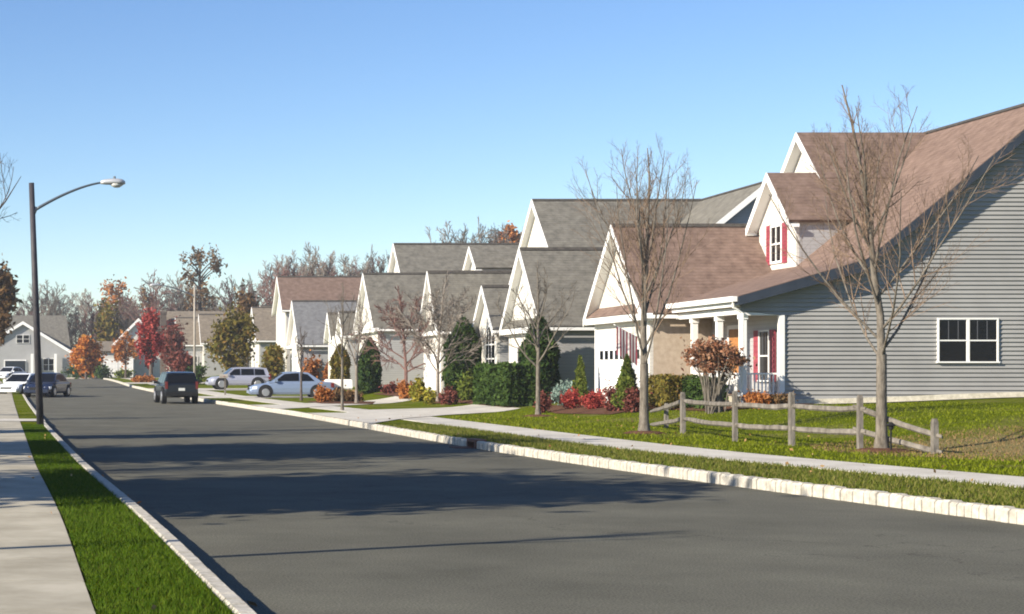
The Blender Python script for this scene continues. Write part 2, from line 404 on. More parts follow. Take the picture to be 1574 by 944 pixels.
YE = 206
g = MB(); NX = [-900, -300, -120, -60, 60, 120, 300, 900]; NY = [-60, 0, 75, 100, 125, 150, 175, 206, 260, 500, 1500]
for y in NY:
    for x in NX: g.v.append((x, y, roadz(min(y, 206))-.07))
for j in range(len(NY)-1):
    for i in range(len(NX)-1):
        a = j*len(NX)+i; g.f.append((a, a+1, a+1+len(NX), a+len(NX))); g.m.append(0)
structure(g.build('ground', M['lawn'], fixn=False))
strip('road', lambda y: LR(y)-.05, lambda y: RR(y)+.05, 0, 0, -10, YE, 1.2, M['asphalt'], 4)
o = strip('road', lambda y: -70, lambda y: 9, 0, 0, 204, 216, 2, M['asphalt'], 6, zfun=lambda x, y: .806)
strip('lawn', lambda y: -95, lambda y: LR(y)-.16-LW(y)-1.45, 0, 0, -10, 203, 2.0, M['lawn'], 8, zfun=lambda x, y: roadz(y)+.15)
strip('grass_verge', lambda y: LR(y)-.16-LW(y), lambda y: LR(y)-.16, .15, .15, -10, 200, .8, M['lawn'], 3)
strip('grass_verge', lambda y: RR(y)+.18, lambda y: RS(y), .15, .155, -10, 203, .8, M['lawn'], 4)
strip('lawn', lambda y: RS(y)+SWW, lambda y: 100, 0, 0, -10, 206, 1.2, M['lawn'], 60, zfun=lambda x, y: lawn_h(x, y)-.005)

def slabs(name, fa, fb, y0, y1, step, gap, zt, matr):
    mb = MB(); y = y0
    while y < y1:
        a, b = y+gap/2, y+step-gap/2
        z0, z1 = roadz(a)+zt, roadz(b)+zt
        mb.hexa([(fa(a), a, z0-.12), (fb(a), a, z0-.12), (fb(b), b, z1-.12), (fa(b), b, z1-.12), (fa(a), a, z0), (fb(a), a, z0), (fb(b), b, z1), (fa(b), b, z1)])
        y += step
    return structure(mb.build(name, matr, fixn=False))
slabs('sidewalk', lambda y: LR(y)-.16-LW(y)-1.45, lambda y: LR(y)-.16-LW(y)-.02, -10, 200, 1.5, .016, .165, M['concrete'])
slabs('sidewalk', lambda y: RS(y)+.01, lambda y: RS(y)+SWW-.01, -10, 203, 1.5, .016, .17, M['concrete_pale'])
# kerbs: rows of granite setts near the camera, long stones beyond
DRAIN = 38.3
def kerb(name, fa, fb, out, y0, ymid, y1, skip=None):
    mb = MB(); y = y0
    while y < y1:
        st = .135 if y < ymid else 1.2
        a, b = y+.008, y+st-.008
        if not (skip and skip[0] < y < skip[1]):
            j_ = .010 if out > 0 else .003; h = KH+rnd.uniform(-j_, j_); e = rnd.uniform(-j_, j_)
            xa, xb, ya, yb = fa(a), fb(a), fa(b), fb(b)
            if out > 0: xa += e; ya += e
            else: xb += e; yb += e
            c = .028
            za, zb = roadz(a), roadz(b)
            ring = lambda z, i: [(xa+i, a, za+z), (xb-i, a, za+z), (yb-i, b, zb+z), (ya+i, b, zb+z)]
            mb.loft([ring(-.06, 0), ring(h-c, 0), ring(h, c)])
        y += st
    return structure(mb.build(name, M['granite'], fixn=False))
kerb('kerb', lambda y: LR(y)-.155, lambda y: LR(y), -1, 4, 45, 200)
kerb('kerb', lambda y: RR(y), lambda y: RR(y)+.175, 1, 8, 62, 203, skip=(DRAIN-.45, DRAIN+.45))
# far kerb and pavement of the cross street
k = MB(); k.box(-70, -11.6, 216.2, 216.5, .6, .97); k.box(-11.5, 9, 216.2, 217.8, .6, .98); structure(k.build('kerb', M['granite']))

def paved(name, corners, n=10, lift=.010, matr=None):
    mb = MB(); A, B, C, D = [np.array(c, float) for c in corners]
    for i in range(n+1):
        for j in range(n+1):
            s, t = i/n, j/n
            p = (A*(1-s)+B*s)*(1-t)+(D*(1-s)+C*s)*t
            mb.v.append((p[0], p[1], surf(p[0], p[1])+lift))
    for i in range(n):
        for j in range(n):
            a = i*(n+1)+j; mb.f.append((a, a+1, a+n+2, a+n+1)); mb.m.append(0)
    return structure(mb.build(name, matr or M['concrete_pale']))
def ribbon(name, pts, n=8, lift=.010, matr=None):
    """pts: list of (xnear, ynear, xfar, yfar) cross-lines of a driveway"""
    mb = MB(); rows = []
    for q in range(len(pts)-1):
        for i in range(n+(1 if q == len(pts)-2 else 0)):
            t = i/n; rows.append([pts[q][k]*(1-t)+pts[q+1][k]*t for k in range(4)])
    for r in rows:
        for j in range(n+1):
            t = j/n; x, y = r[0]*(1-t)+r[2]*t, r[1]*(1-t)+r[3]*t
            mb.v.append((x, y, surf(x, y)+lift))
    for i in range(len(rows)-1):
        for j in range(n):
            a = i*(n+1)+j; mb.f.append((a, a+1, a+n+2, a+n+1)); mb.m.append(0)
    return structure(mb.build(name, matr or M['concrete_pale']))
ribbon('driveway', [(RR(50)+.01, 50.5, RR(63.5)+.01, 63.5), (9.4, 55, 9.0, 64), (12.0, 60.5, 10.8, 69), (16.2, 67.2, 16.0, 74.5)], lift=.014)
ribbon('driveway', [(RR(70)+.01, 70.5, RR(79)+.01, 79.0), (8.6, 73, 8.4, 80), (10.2, 76.5, 10.0, 83), (17.2, 88.5, 17.0, 93.5)], lift=.014)
ribbon('driveway', [(RR(95)+.01, 95.5, RR(101)+.01, 101), (7.2, 96, 7, 101), (14.6, 96.5, 14.4, 100.5)], lift=.014)
ribbon('driveway', [(RR(118)+.01, 118, RR(126)+.01, 126), (12.6, 119.5, 12.4, 125.5)], lift=.014)
ribbon('driveway', [(RR(146)+.01, 146, RR(153)+.01, 153), (12.6, 148, 12.4, 153)], lift=.014)
ribbon('driveway', [(LR(53)-.01, 53, LR(55.6)-.01, 55.6), (LR(53)-3.2, 53, LR(55.6)-3.2, 55.6)], lift=.014)
# pale gravel strip along the near house wall
paved('gravel_strip', [(20.75, 52.25), (37.6, 52.25), (37.6, 52.9), (20.75, 52.9)], n=14, lift=.02, matr=M['cone'])
# planting beds
def bed(pts, lift=.022):
    mb = MB(); c = np.mean(np.array(pts), axis=0)
    P = []
    for i in range(len(pts)):
        p, q = np.array(pts[i]), np.array(pts[(i+1) % len(pts)])
        for t in (0, .33, .66): P.append(p*(1-t)+q*t)
    ringz = []
    for f in (0, .5, 1):
        ringz.append([tuple([*(c+(p-c)*max(f, .001)), surf(*(c+(p-c)*max(f, .001)))+lift+(.03 if f < 1 else 0)]) for p in P])
    for a, b in ((0, 1), (1, 2)):
        for i in range(len(P)):
            j = (i+1) % len(P)
            mb.face(ringz[a][i], ringz[a][j], ringz[b][j], ringz[b][i])
    structure(mb.build('mulch_bed', M['mulch']))
bed([(15.8, 60.5), (16.6, 56.8), (18.3, 58.5), (18.3, 66), (16.6, 67)])
bed([(18.0, 58.4), (18.4, 52.6), (20.8, 51.7), (21.6, 52.7), (19.4, 52.9), (19.4, 58.4)])
bed([(15.9, 78), (16.0, 68.6), (17.6, 68.6), (17.6, 86), (16.2, 86)])
bed([(15.4, 92), (15.6, 87), (17.1, 87), (17.0, 96), (15.2, 97)])
bed([(10.2, 86), (10.4, 81.5), (12.6, 80.5), (13.6, 86), (11.4, 88)])
bed([(17.0, 112), (17.2, 104.5), (18.2, 104.5), (18.2, 116), (17.2, 116.5)])
bed([(4.6, 163), (5.4, 161), (6.6, 163), (6.2, 171), (4.8, 171)])

# ------------------------------------------------------------------ grass blades (uncountable)
def blades(name, n, sampler, h, w, matr):
    P = sampler(n); k = len(P)
    th = rng.random(k)*6.283
    hh = h*(.55+.8*rng.random(k)); ww = w*(.7+.6*rng.random(k))
    dx, dy = np.cos(th)*ww, np.sin(th)*ww
    lean = rng.normal(size=(k, 2))*.45*hh[:, None]
    V = np.zeros((k, 3, 3))
    V[:, 0] = P-np.stack([dx, dy, 0*dx], 1); V[:, 1] = P+np.stack([dx, dy, 0*dx], 1)
    V[:, 2] = P+np.stack([lean[:, 0], lean[:, 1], hh], 1)
    return stuff(quads_mesh(name, V, matr, n=3))
def verge_left(n):
    y = 8+(rng.random(n)**1.7)*42; t = rng.random(n)
    L = np.array([LR(q) for q in y]); W = np.array([LW(q) for q in y])
    x = L-.17-W*(.99*t)
    return np.stack([x, y, np.array([roadz(q) for q in y])+.148], 1)
def verge_right(n):
    y = 16+(rng.random(n)**1.4)*46; t = rng.random(n)
    a = np.array([RR(q) for q in y])+.19; b = np.array([RS(q) for q in y])
    keep = (y < 49.5) | ((y > 64) & (y < 70))
    return np.stack([a+(b-a)*t, y, np.full(n, .15)], 1)[keep]
def lawn_right(n):
    y = 20+(rng.random(n)**1.2)*47; b = np.array([RS(q) for q in y])+SWW+.02
    x = b+(rng.random(n)**1.15)*13.5
    keep = ((y < 51.9) | (x < 19.0-.02*(y-52))) & ((y < 56) | (x < 15.6)) & ((x-17.4)**2+((y-33.0)*.8)**2 > 9.0*rng.random(n))
    keep &= ~((y > 54+(x-9)*1.75-0) & (y > 56))
    P = np.stack([x, y, np.zeros(n)], 1)[keep]
    P[:, 2] = [lawn_h(a, c)-.008 for a, c, _ in P]
    return P
blades('grass', 62000, verge_left, .042, .0045, M['lf_grass'])
blades('grass', 40000, verge_right, .06, .010, M['lf_grass_dry'])
blades('grass', 38000, lawn_right, .055, .014, M['lf_lawn'])
def patch_grass(n):
    a = rng.random(n)*6.283; r_ = 3.6*np.sqrt(rng.random(n))
    x = 17.4+r_*np.cos(a); y = 33+r_*np.sin(a)*1.25
    return np.stack([x, y, np.array([lawn_h(p, q) for p, q in zip(x, y)])-.006], 1)
M['lf_straw'] = leaf_mat('straw_blades', [(.22, .14, .06), (.30, .20, .10), (.16, .12, .04), (.26, .16, .075)])
blades('dry_grass', 7000, patch_grass, .045, .012, M['lf_straw'])
def litter(n):
    y = 20+rng.random(n)*40; b = np.array([RS(q) for q in y])
    x = b-1.6+rng.random(n)*8
    P = np.stack([x, y, np.zeros(n)], 1); P[:, 2] = [surf(a, c)+.03 for a, c, _ in P]
    return P
def litter_left(n):
    y = 9+rng.random(n)**1.6*40; x = np.array([LR(q) for q in y])+np.where(rng.random(n) < .45, .05+.25*rng.random(n)**2, -1.1*rng.random(n))
    P = np.stack([x, y, np.zeros(n)], 1); P[:, 2] = [surf(a, c)+.025 for a, c, _ in P]
    return P
P = np.concatenate([litter(140), litter_left(45)]); V = leaf_quads(P, .03); stuff(quads_mesh('fallen_leaves', V, M['lf_dead']))

# ------------------------------------------------------------------ houses
def P_(n, c):                                            # local (u, v, depth) on a wall facing -Y or -X
    if n == 'Y': return lambda u, v, d: (c[0]+u, c[1]-d, c[2]+v)
    return lambda u, v, d: (c[0]-d, c[1]-u, c[2]+v)
def pbox(mb, T, u0, u1, v0, v1, d0, d1):
    mb.hexa([T(u0, v0, d0), T(u1, v0, d0), T(u1, v1, d0), T(u0, v1, d0), T(u0, v0, d1), T(u1, v0, d1), T(u1, v1, d1), T(u0, v1, d1)])
def window(root, n, c, w, h, units=1, grid=True, shutters=None, fw=.045):
    T = P_(n, c); f = MB()
    hw, hh = w/2, h/2
    pbox(f, T, -hw-fw, hw+fw, hh, hh+fw, 0, .07); pbox(f, T, -hw-fw-.03, hw+fw+.03, -hh-fw, -hh, 0, .10)
    pbox(f, T, -hw-fw, -hw, -hh, hh, 0, .07); pbox(f, T, hw, hw+fw, -hh, hh, 0, .07)
    uw = w/units
    for i in range(1, units): pbox(f, T, -hw+i*uw-.045, -hw+i*uw+.045, -hh, hh, 0, .065)
    for i in range(units): pbox(f, T, -hw+i*uw+(.052 if i else .002), -hw+(i+1)*uw-(.052 if i < units-1 else .002), -.02, .02, 0, .06)
    fr = f.build('window', M['white'], root)
    p = MB(); pbox(p, T, -hw+.001, hw-.001, -hh+.001, hh-.001, .005, .032)
    p.build('pane', M['glass'], fr)
    if grid:
        for i in range(units):
            gd = MB()
            for q in (1/3, 2/3): pbox(gd, T, -hw+(i+q)*uw-.009, -hw+(i+q)*uw+.009, .021, hh-.03, .034, .042)
            pbox(gd, T, -hw+i*uw+.05, -hw+(i+1)*uw-.05, hh-.03, hh-.012, .034, .042)
            gd.build('grid', M['grid'], fr)
    if shutters:
        for sg in (-1, 1):
            s = MB(); u0 = sg*(hw+fw+.03); u1 = sg*(hw+fw+.03+shutters)
            a, b = min(u0, u1), max(u0, u1)
            pbox(s, T, a, b, -hh-fw, hh+fw, .02, .05)
            for q in range(9):
                v = -hh+h*(q+.25)/9; pbox(s, T, a+.04, b-.04, v, v+h/18, .051, .066)
            s.build('shutter', M['red_paint'], root)
    return fr
def garage_door(root, n, c, w, h, lights=True):
    T = P_(n, c); d = MB()
    for i in range(4):
        v = -h/2+i*h/4; pbox(d, T, -w/2, w/2, v+.012, v+h/4-.012, .005, .045)
        for q in range(4):
            u = -w/2+w*q/4; pbox(d, T, u+.12, u+w/4-.12, v+.1, v+h/4-.1, .046, .062)
    o = d.build('garage_door', M['white'], root)
    t = MB(); pbox(t, T, -w/2-.13, -w/2-.003, -h/2, h/2+.13, 0, .07); pbox(t, T, w/2+.003, w/2+.13, -h/2, h/2+.13, 0, .07); pbox(t, T, -w/2, w/2, h/2+.003, h/2+.13, 0, .07)
    t.build('frame', M['white'], o)
    if lights:
        for q in range(8):
            l = MB(); u = -w/2+w*(q+.5)/8; pbox(l, T, u-w/16*.62, u+w/16*.62, h/4+.12, h/2-.1, .064, .075)
            l.build('pane', M['glass'], o)
    return o

def gable_block(root, x0, x1, yc, hw, ze, za, roofm, front='siding_white', side='siding_side', zb=0.0, ovf=.3, ovs=.35, pent=False, sidewall=True, trim=.2, band=True, chim=False):
    """a block whose ridge runs along X and whose white gable faces the street (-X)"""
    p = (za-ze)/hw
    f = MB(); f.prism_x([(yc-hw, zb), (yc+hw, zb), (yc+hw, ze), (yc, za), (yc-hw, ze)], x0, x0+.12)
    f.build('front_wall', M[front], root)
    s = MB(); s.box(x0+.121, x1, yc-hw, yc-hw+.12, zb, ze); s.build('side_wall', M[side], root)
    s = MB(); s.box(x0+.121, x1, yc+hw-.12, yc+hw, zb, ze); s.build('side_wall', M[side], root)
    s = MB(); s.prism_x([(yc-hw+.125, zb), (yc+hw-.125, zb), (yc+hw-.125, ze), (yc, za-.08), (yc-hw+.125, ze)], x1-.12, x1)
    s.build('rear_wall', M[side], root)
    r = MB(); e = ze-p*ovs; t = .14
    lift = .15*math.sqrt(1+p*p)
    for sg in (-1, 1):
        r.slab([(x0-ovf, yc+sg*(hw+ovs), e+lift), (x1+.2, yc+sg*(hw+ovs), e+lift), (x1+.2, yc, za+lift), (x0-ovf, yc, za+lift)], t)
    r.build('roof', M[roofm], root)
    rc = MB(); rc.prism_x([(yc-.16, za+lift-.10*p), (yc, za+lift+.035), (yc+.16, za+lift-.10*p), (yc, za+lift-.02)], x0-ovf+.01, x1+.2); rc.build('ridge_cap', M['ridge'], root)
    w = MB()
    for sg in (-1, 1):                                     # rake boards
        a = Vector((x0-ovf-.035, yc+sg*(hw+ovs), e+lift)); b = Vector((x0-ovf-.035, yc, za+lift))
        q = [a, b, b-Vector((0, 0, trim+.12)), a-Vector((0, 0, trim+.12))]
        w.hexa([*q, *[v+Vector((.03, 0, 0)) for v in q]])
        a = Vector((x0-ovf, yc+sg*(hw+ovs-.02), e-.02)); b = Vector((x0-ovf, yc, za-.02))   # boxed soffit
        q = [a, b, b-Vector((0, 0, .03)), a-Vector((0, 0, .03))]
        w.hexa([*q, *[v+Vector((ovf-.002, 0, 0)) for v in q]])
    if band:
        w.box(x0-ovf, x0-.002, yc-hw-ovs, yc+hw+ovs, e-.02, e+.2)
    w.build('rake_trim', M['white'], root)
    for sg in (-1, 1):
        gu = MB(); y = yc+sg*(hw+ovs+.06); gu.box(x0-ovf, x1, y-.055, y+.055, e+.02, e+.14)
        gu.build('gutter', M['white'], root)
    if pent:
        q = MB(); q.slab([(x0-ovf-.02, yc-hw-.3, e+.22), (x0-ovf-.02, yc+hw+.3, e+.22), (x0-.003, yc+hw+.3-.36, e+.58), (x0-.003, yc-hw-.3+.36, e+.58)], .05)
        q.build('pent_roof', M[roofm], root)
def main_block(root, xr, hw, y0, y1, ze, za, roofm, zb=0.0, side='siding_side', back=True):
    """the main body: ridge along Y, gable end facing the camera side (-Y)"""
    p = (za-ze)/hw
    s = MB(); s.prism_y([(xr-hw, zb), (xr+hw, zb), (xr+hw, ze), (xr, za), (xr-hw, ze)], y0, y1)
    s.build('wall', M[side], root)
    r = MB(); ov = .35; lift = .15*math.sqrt(1+p*p)
    for sg in (-1, 1):
        r.slab([(xr+sg*(hw+ov), y0-.35, ze-p*ov+lift), (xr+sg*(hw+ov), y1+.35, ze-p*ov+lift), (xr, y1+.35, za+lift), (xr, y0-.35, za+lift)], .14)
    r.build('roof', M[roofm], root)
    rc = MB(); rc.prism_y([(xr-.16, za+lift-.10*p), (xr, za+lift+.035), (xr+.16, za+lift-.10*p), (xr, za+lift-.02)], y0-.34, y1+.3); rc.build('ridge_cap', M['ridge'], root)
    w = MB()
    for sg in (-1, 1):
        a = Vector((xr+sg*(hw+ov), y0-.385, ze-p*ov+lift)); b = Vector((xr, y0-.385, za+lift))
        q = [a, b, b-Vector((0, 0, .3)), a-Vector((0, 0, .3))]
        w.hexa([*q, *[v+Vector((0, .03, 0)) for v in q]])
    w.build('rake_trim', M['white'], root)
def dormer(root, x0, x1, yc, hw, zb, ze, za, roofm, win=False, shutters=None, ovs=.28, ovf=.35):
    d = MB(); p = (za-ze)/hw
    d.prism_x([(yc-hw, zb), (yc+hw, zb), (yc+hw, ze), (yc, za), (yc-hw, ze)], x0, x0+.1)
    o = d.build('dormer', M['siding_white'], root)
    s = MB(); s.box(x0+.101, x1, yc-hw, yc-hw+.1, zb, ze); s.build('side_wall', M['siding_side'], o)
    s = MB(); s.box(x0+.101, x1, yc+hw-.1, yc+hw, zb, ze); s.build('side_wall', M['siding_side'], o)
    r = MB(); e = ze-p*ovs; lift = .13*math.sqrt(1+p*p)
    for sg in (-1, 1):
        r.slab([(x0-ovf, yc+sg*(hw+ovs), e+lift), (x1+1.2, yc+sg*(hw+ovs), e+lift), (x1+1.2, yc, za+lift), (x0-ovf, yc, za+lift)], .12)
    r.build('roof', M[roofm], o)
    w = MB()
    for sg in (-1, 1):
        a = Vector((x0-ovf-.03, yc+sg*(hw+ovs), e+lift)); b = Vector((x0-ovf-.03, yc, za+lift))
        q = [a, b, b-Vector((0, 0, .30)), a-Vector((0, 0, .30))]
        w.hexa([*q, *[v+Vector((.026, 0, 0)) for v in q]])
        a = Vector((x0-ovf, yc+sg*(hw+ovs-.02), e-.02)); b = Vector((x0-ovf, yc, za-.02))
        q = [a, b, b-Vector((0, 0, .03)), a-Vector((0, 0, .03))]
        w.hexa([*q, *[v+Vector((ovf-.002, 0, 0)) for v in q]])
        y = yc+sg*(hw+ovs-.10); w.box(x0-ovf, x0-.002, min(y, yc+sg*(hw+ovs)), max(y, yc+sg*(hw+ovs)), e-.06, e+.05)
    w.build('rake_trim', M['white'], o)
    return o

# ---- house 1, the near one
h1 = thing('house', 'nearest house, brown roof, grey siding side wall and white dormer with red shutters', 'house', (24, 58, 0))
Y0, Y1 = 52.9, 66.4
def front_x(z):                                          # where the side wall meets the underside of the roof at height z
    if z < 3.44: return 20.6
    if z < 4.80: return max(19.35, 19.15+(z-3.87+.24)/.29)
    return max(22.2, 23.0+(z-4.97+.16)/.8265)
def back_x(z):
    if z < 3.6: return 36.6
    return 29.05+(29.05-(23.0+(z-4.97+.16)/.8265))
sd = MB(); lap = .132; z = .45; zt = 9.75
while z < zt:
    z1 = min(z+lap, zt)
    a0, a1, b0, b1 = front_x(z+.002), front_x(z1), back_x(z+.002), back_x(z1)
    lip = .05
    sd.face((a0, Y0-lip, z), (b0, Y0-lip, z), (b1, Y0-.003, z1), (a1, Y0-.003, z1))
    sd.face((a0, Y0-lip, z), (a0, Y0, z), (b0, Y0, z), (b0, Y0-lip, z))
    z = z1
sd.build('siding', M['siding_grey'], h1, fixn=False)
fo = MB(); xs_ = [20.68+i*1.6 for i in range(11)]
for xa, xb in zip(xs_[:-1], xs_[1:]):
    za, zb_ = surf(xa, Y0)+.16, surf(xb, Y0)+.16
    fo.hexa([(xa, Y0-.07, 0), (xb, Y0-.07, 0), (xb, Y0-.004, 0), (xa, Y0-.004, 0), (xa, Y0-.07, za), (xb, Y0-.07, zb_), (xb, Y0-.004, zb_), (xa, Y0-.004, za)])
fo.build('foundation', M['cone'], h1)
bd = MB()
bd.prism_y([(20.6, .0), (36.6, 0), (36.6, 3.45), (29.05, 9.75), (23.1, 4.85), (20.6, 4.1)], Y0+.01, Y1)
bd.build('wall', M['siding_side'], h1)
pg = MB(); pg.prism_y([(19.36, 3.44), (20.59, 3.44), (20.59, 4.1), (19.36, 3.74)], Y0+.01, Y0+.12); pg.build('porch_gable', M['siding_side'], h1)
r = MB()
r.slab([(19.15, Y0-.45, 3.93), (19.15, Y1+.3, 3.93), (23.02, Y1+.3, 5.05), (23.02, Y0-.45, 5.05)], .13)
r.slab([(22.95, Y0-.45, 5.02), (22.95, Y1+.3, 5.02), (29.05, Y1+.3, 10.05), (29.05, Y0-.45, 10.05)], .14)
r.slab([(37.0, Y0-.45, 3.40), (37.0, Y1+.3, 3.40), (29.05, Y1+.3, 10.05), (29.05, Y0-.45, 10.05)], .14)
r.build('roof', M['roof_brown'], h1)
rc = MB(); rc.prism_y([(28.88, 9.96), (29.05, 10.09), (29.22, 9.96), (29.05, 10.03)], Y0-.44, Y1+.3); rc.build('ridge_cap', M['ridge'], h1)
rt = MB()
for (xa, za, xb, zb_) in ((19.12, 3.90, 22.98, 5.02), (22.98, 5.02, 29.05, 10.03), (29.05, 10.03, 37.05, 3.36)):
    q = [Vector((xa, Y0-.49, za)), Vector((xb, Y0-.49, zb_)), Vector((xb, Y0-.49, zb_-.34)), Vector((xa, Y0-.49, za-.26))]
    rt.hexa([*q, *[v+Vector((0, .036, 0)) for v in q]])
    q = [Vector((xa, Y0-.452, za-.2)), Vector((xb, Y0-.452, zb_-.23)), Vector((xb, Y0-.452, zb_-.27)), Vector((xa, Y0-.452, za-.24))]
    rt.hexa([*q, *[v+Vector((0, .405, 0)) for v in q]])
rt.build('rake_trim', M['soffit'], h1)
gt = MB(); gt.box(19.0, 19.14, Y0-.35, 58.9, 3.76, 3.92); gt.box(19.145, 19.30, Y0-.1, 58.9, 3.62, 3.78)
gt.build('gutter', M['white'], h1)
ds = MB(); ds.tube([(19.07, Y0-.2, 3.78), (19.1, Y0-.14, 3.6), (19.38, Y0-.12, 3.42), (19.38, Y0-.12, .7)], [.045]*4, 6); ds.build('downspout', M['white'], h1)
bmn = MB(); bmn.box(19.34, 19.62, Y0+.125, 58.68, 3.40, 3.60); bmn.box(19.36, 20.58, Y0-.02, Y0+.12, 3.36, 3.438); bmn.build('porch_beam', M['white'], h1)
sf = MB(); sf.box(19.3, 20.59, Y0+.13, 58.68, 3.605, 3.64); sf.build('porch_ceiling', M['door_wood'], h1)
fl = MB(); fl.box(19.25, 20.59, Y0-.05, 58.68, .3, .92); fl.build('porch_floor', M['concrete'], h1)
for yy in (53.0, 55.0, 57.3):
    c = MB(); c.box(19.40, 19.58, yy-.02, yy+.16, .921, 3.40); c.box(19.37, 19.61, yy-.05, yy+.19, .921, 1.1); c.box(19.37, 19.61, yy-.05, yy+.19, 3.25, 3.399)
    c.build('column', M['white'], h1)
ct = MB(); ct.box(20.50, 20.66, Y0-.09, Y0+.06, .5, 3.36); ct.build('corner_trim', M['white'], h1)
def railing(p, q, z0, z1):
    m = MB(); p, q = Vector(p), Vector(q); n = int((q-p).length/.11)
    m.beam((p.x, p.y, z1), (q.x, q.y, z1), .06, .05); m.beam((p.x, p.y, z0+.08), (q.x, q.y, z0+.08), .05, .05)
    for i in range(1, n):
        a = p+(q-p)*i/n; m.beam((a.x, a.y, z0+.1), (a.x, a.y, z1-.02), .035, .035)
    return m.build('railing', M['white'], h1)
railing((19.6, 53.0, 0), (20.5, 53.0, 0), .92, 1.60)
railing((19.48, 53.2, 0), (19.48, 54.95, 0), .92, 1.60)
railing((19.48, 55.2, 0), (19.48, 57.25, 0), .92, 1.60)
window(h1, 'X', (20.59, 54.15, 2.15), .75, 1.5, 1, True, .42)
dd = MB(); T = P_('X', (20.59, 56.6, 1.98)); pbox(dd, T, -.48, .48, -1.05, 1.05, .02, .07); fd = dd.build('door', M['door_wood'], h1)
df = MB(); pbox(df, T, -.6, -.485, -1.05, 1.18, .0, .09); pbox(df, T, .485, .6, -1.05, 1.18, 0, .09); pbox(df, T, -.483, .483, 1.055, 1.18, 0, .09); df.build('frame', M['white'], fd)
dk = MB(); pbox(dk, T, .36, .42, -.1, -.02, .071, .12); dk.build('handle', M['steel'], fd)
window(h1, 'Y', (26.18, Y0-.02, 2.60), 1.74, 1.26, 2, True, None)
# garage wing
gable_block(h1, 18.5, 29.0, 62.05, 3.2, 3.72, 6.66, 'roof_brown', side='siding_tan', pent=True, ovf=.35, ovs=.33)
garage_door(h1, 'X', (18.5, 62.1, 1.45), 4.9, 2.15)
for y in (58.96, 65.16):
    gt = MB(); gt.box(18.46, 18.499, y-.07, y+.07, .3, 3.4); gt.build('corner_trim', M['white'], h1)
dm = dormer(h1, 23.1, 26.0, 59.7, 1.62, 4.6, 6.75, 8.25, 'roof_brown')
ORG[dm.name] = ORG[h1.name]
def sub_window(par):                                       # the dormer's window and shutters hang on the dormer itself
    T = P_('X', (23.1, 59.7, 6.0)); f = MB(); hw, hh = .42, .58
    for a, b, c_, d_ in ((-hw-.08, hw+.08, hh, hh+.08), (-hw-.08, hw+.08, -hh-.08, -hh), (-hw-.08, -hw, -hh, hh), (hw, hw+.08, -hh, hh), (-hw, hw, -.03, .03), (-.02, .02, .03, hh), (-.02, .02, -hh, -.03)):
        pbox(f, T, a, b, c_, d_, .002, .06)
    f.build('window', M['white'], par)
    p = MB(); pbox(p, T, -hw+.001, hw-.001, -hh+.001, hh-.001, .004, .03); p.build('pane', M['glass'], par)
    for sg in (-1, 1):
        s = MB(); a, b = sorted((sg*(hw+.1), sg*(hw+.46))); pbox(s, T, a, b, -hh-.1, hh+.1, .01, .045)
        for q in range(10):
            v = -hh+1.16*(q+.2)/10; pbox(s, T, a+.04, b-.04, v, v+.06, .046, .06)
        s.build('shutter', M['red_paint'], par)
sub_window(dm)
dormer(h1, 24.8, 28.0, 61.45, 1.95, 6.3, 8.10, 9.86, 'roof_brown', ovs=.06)
# a roof without a gable trim band on the big cross gable is fine: its foot is hidden by the dormer in front

# ---- house 2
h2 = thing('house', 'white house with grey roof and arched entry window, next beyond the brown roofed house', 'house', (24, 77, 0))
gable_block(h2, 17.9, 29.0, 73.3, 3.15, 3.62, 6.62, 'roof_grey', pent=True)
gable_block(h2, 17.9, 24.0, 80.7, 2.0, 3.6, 5.42, 'roof_grey', ovf=.25, ovs=.25, band=False)
main_block(h2, 29.2, 7.0, 76.8, 92.0, 4.1, 9.80, 'roof_grey')
gable_block(h2, 21.3, 29.0, 84.9, 4.6, 6.0, 9.80, 'roof_grey', zb=3.0, band=False)
window(h2, 'X', (17.9, 73.6, 2.0), 2.2, 1.4, 2, True, None)
# arched window in the entry gable
def arched(root, x, yc, zb, w, h):
    T = P_('X', (x, yc, zb)); p = MB(); pts = [(-w/2, 0), (w/2, 0)]
    for i in range(11):
        a = math.pi*i/10; pts.append((w/2*math.cos(a), h+w/2*math.sin(a)))
    def ext(mb, pts, d0, d1):
        n = len(pts); b = len(mb.v)
        mb.v += [T(u, v, d0) for u, v in pts]+[T(u, v, d1) for u, v in pts]
        mb.f.append(tuple(range(b, b+n))); mb.f.append(tuple(range(b+2*n-1, b+n-1, -1))); mb.m += [0, 0]
        for i in range(n):
            j = (i+1) % n; mb.f.append((b+i, b+n+i, b+n+j, b+j)); mb.m.append(0)
    fr = MB(); big = [(u*1.12, v*1.04 if v > 0 else -.08) for u, v in pts]; ext(fr, big, .003, .03)
    o = fr.build('window', M['white'], root)
    ext(p, pts, .031, .045); p.build('pane', M['glass'], o)
    b = MB()
    for u in (-w/6, w/6): pbox(b, T, u-.03, u+.03, 0, h+w*.4, .046, .06)
    for v in (h*.33, h*.66, h): pbox(b, T, -w/2, w/2, v-.03, v+.03, .047, .058)
    b.build('grid', M['white'], o)
arched(h2, 17.9, 79.9, 1.0, 1.7, 1.9)

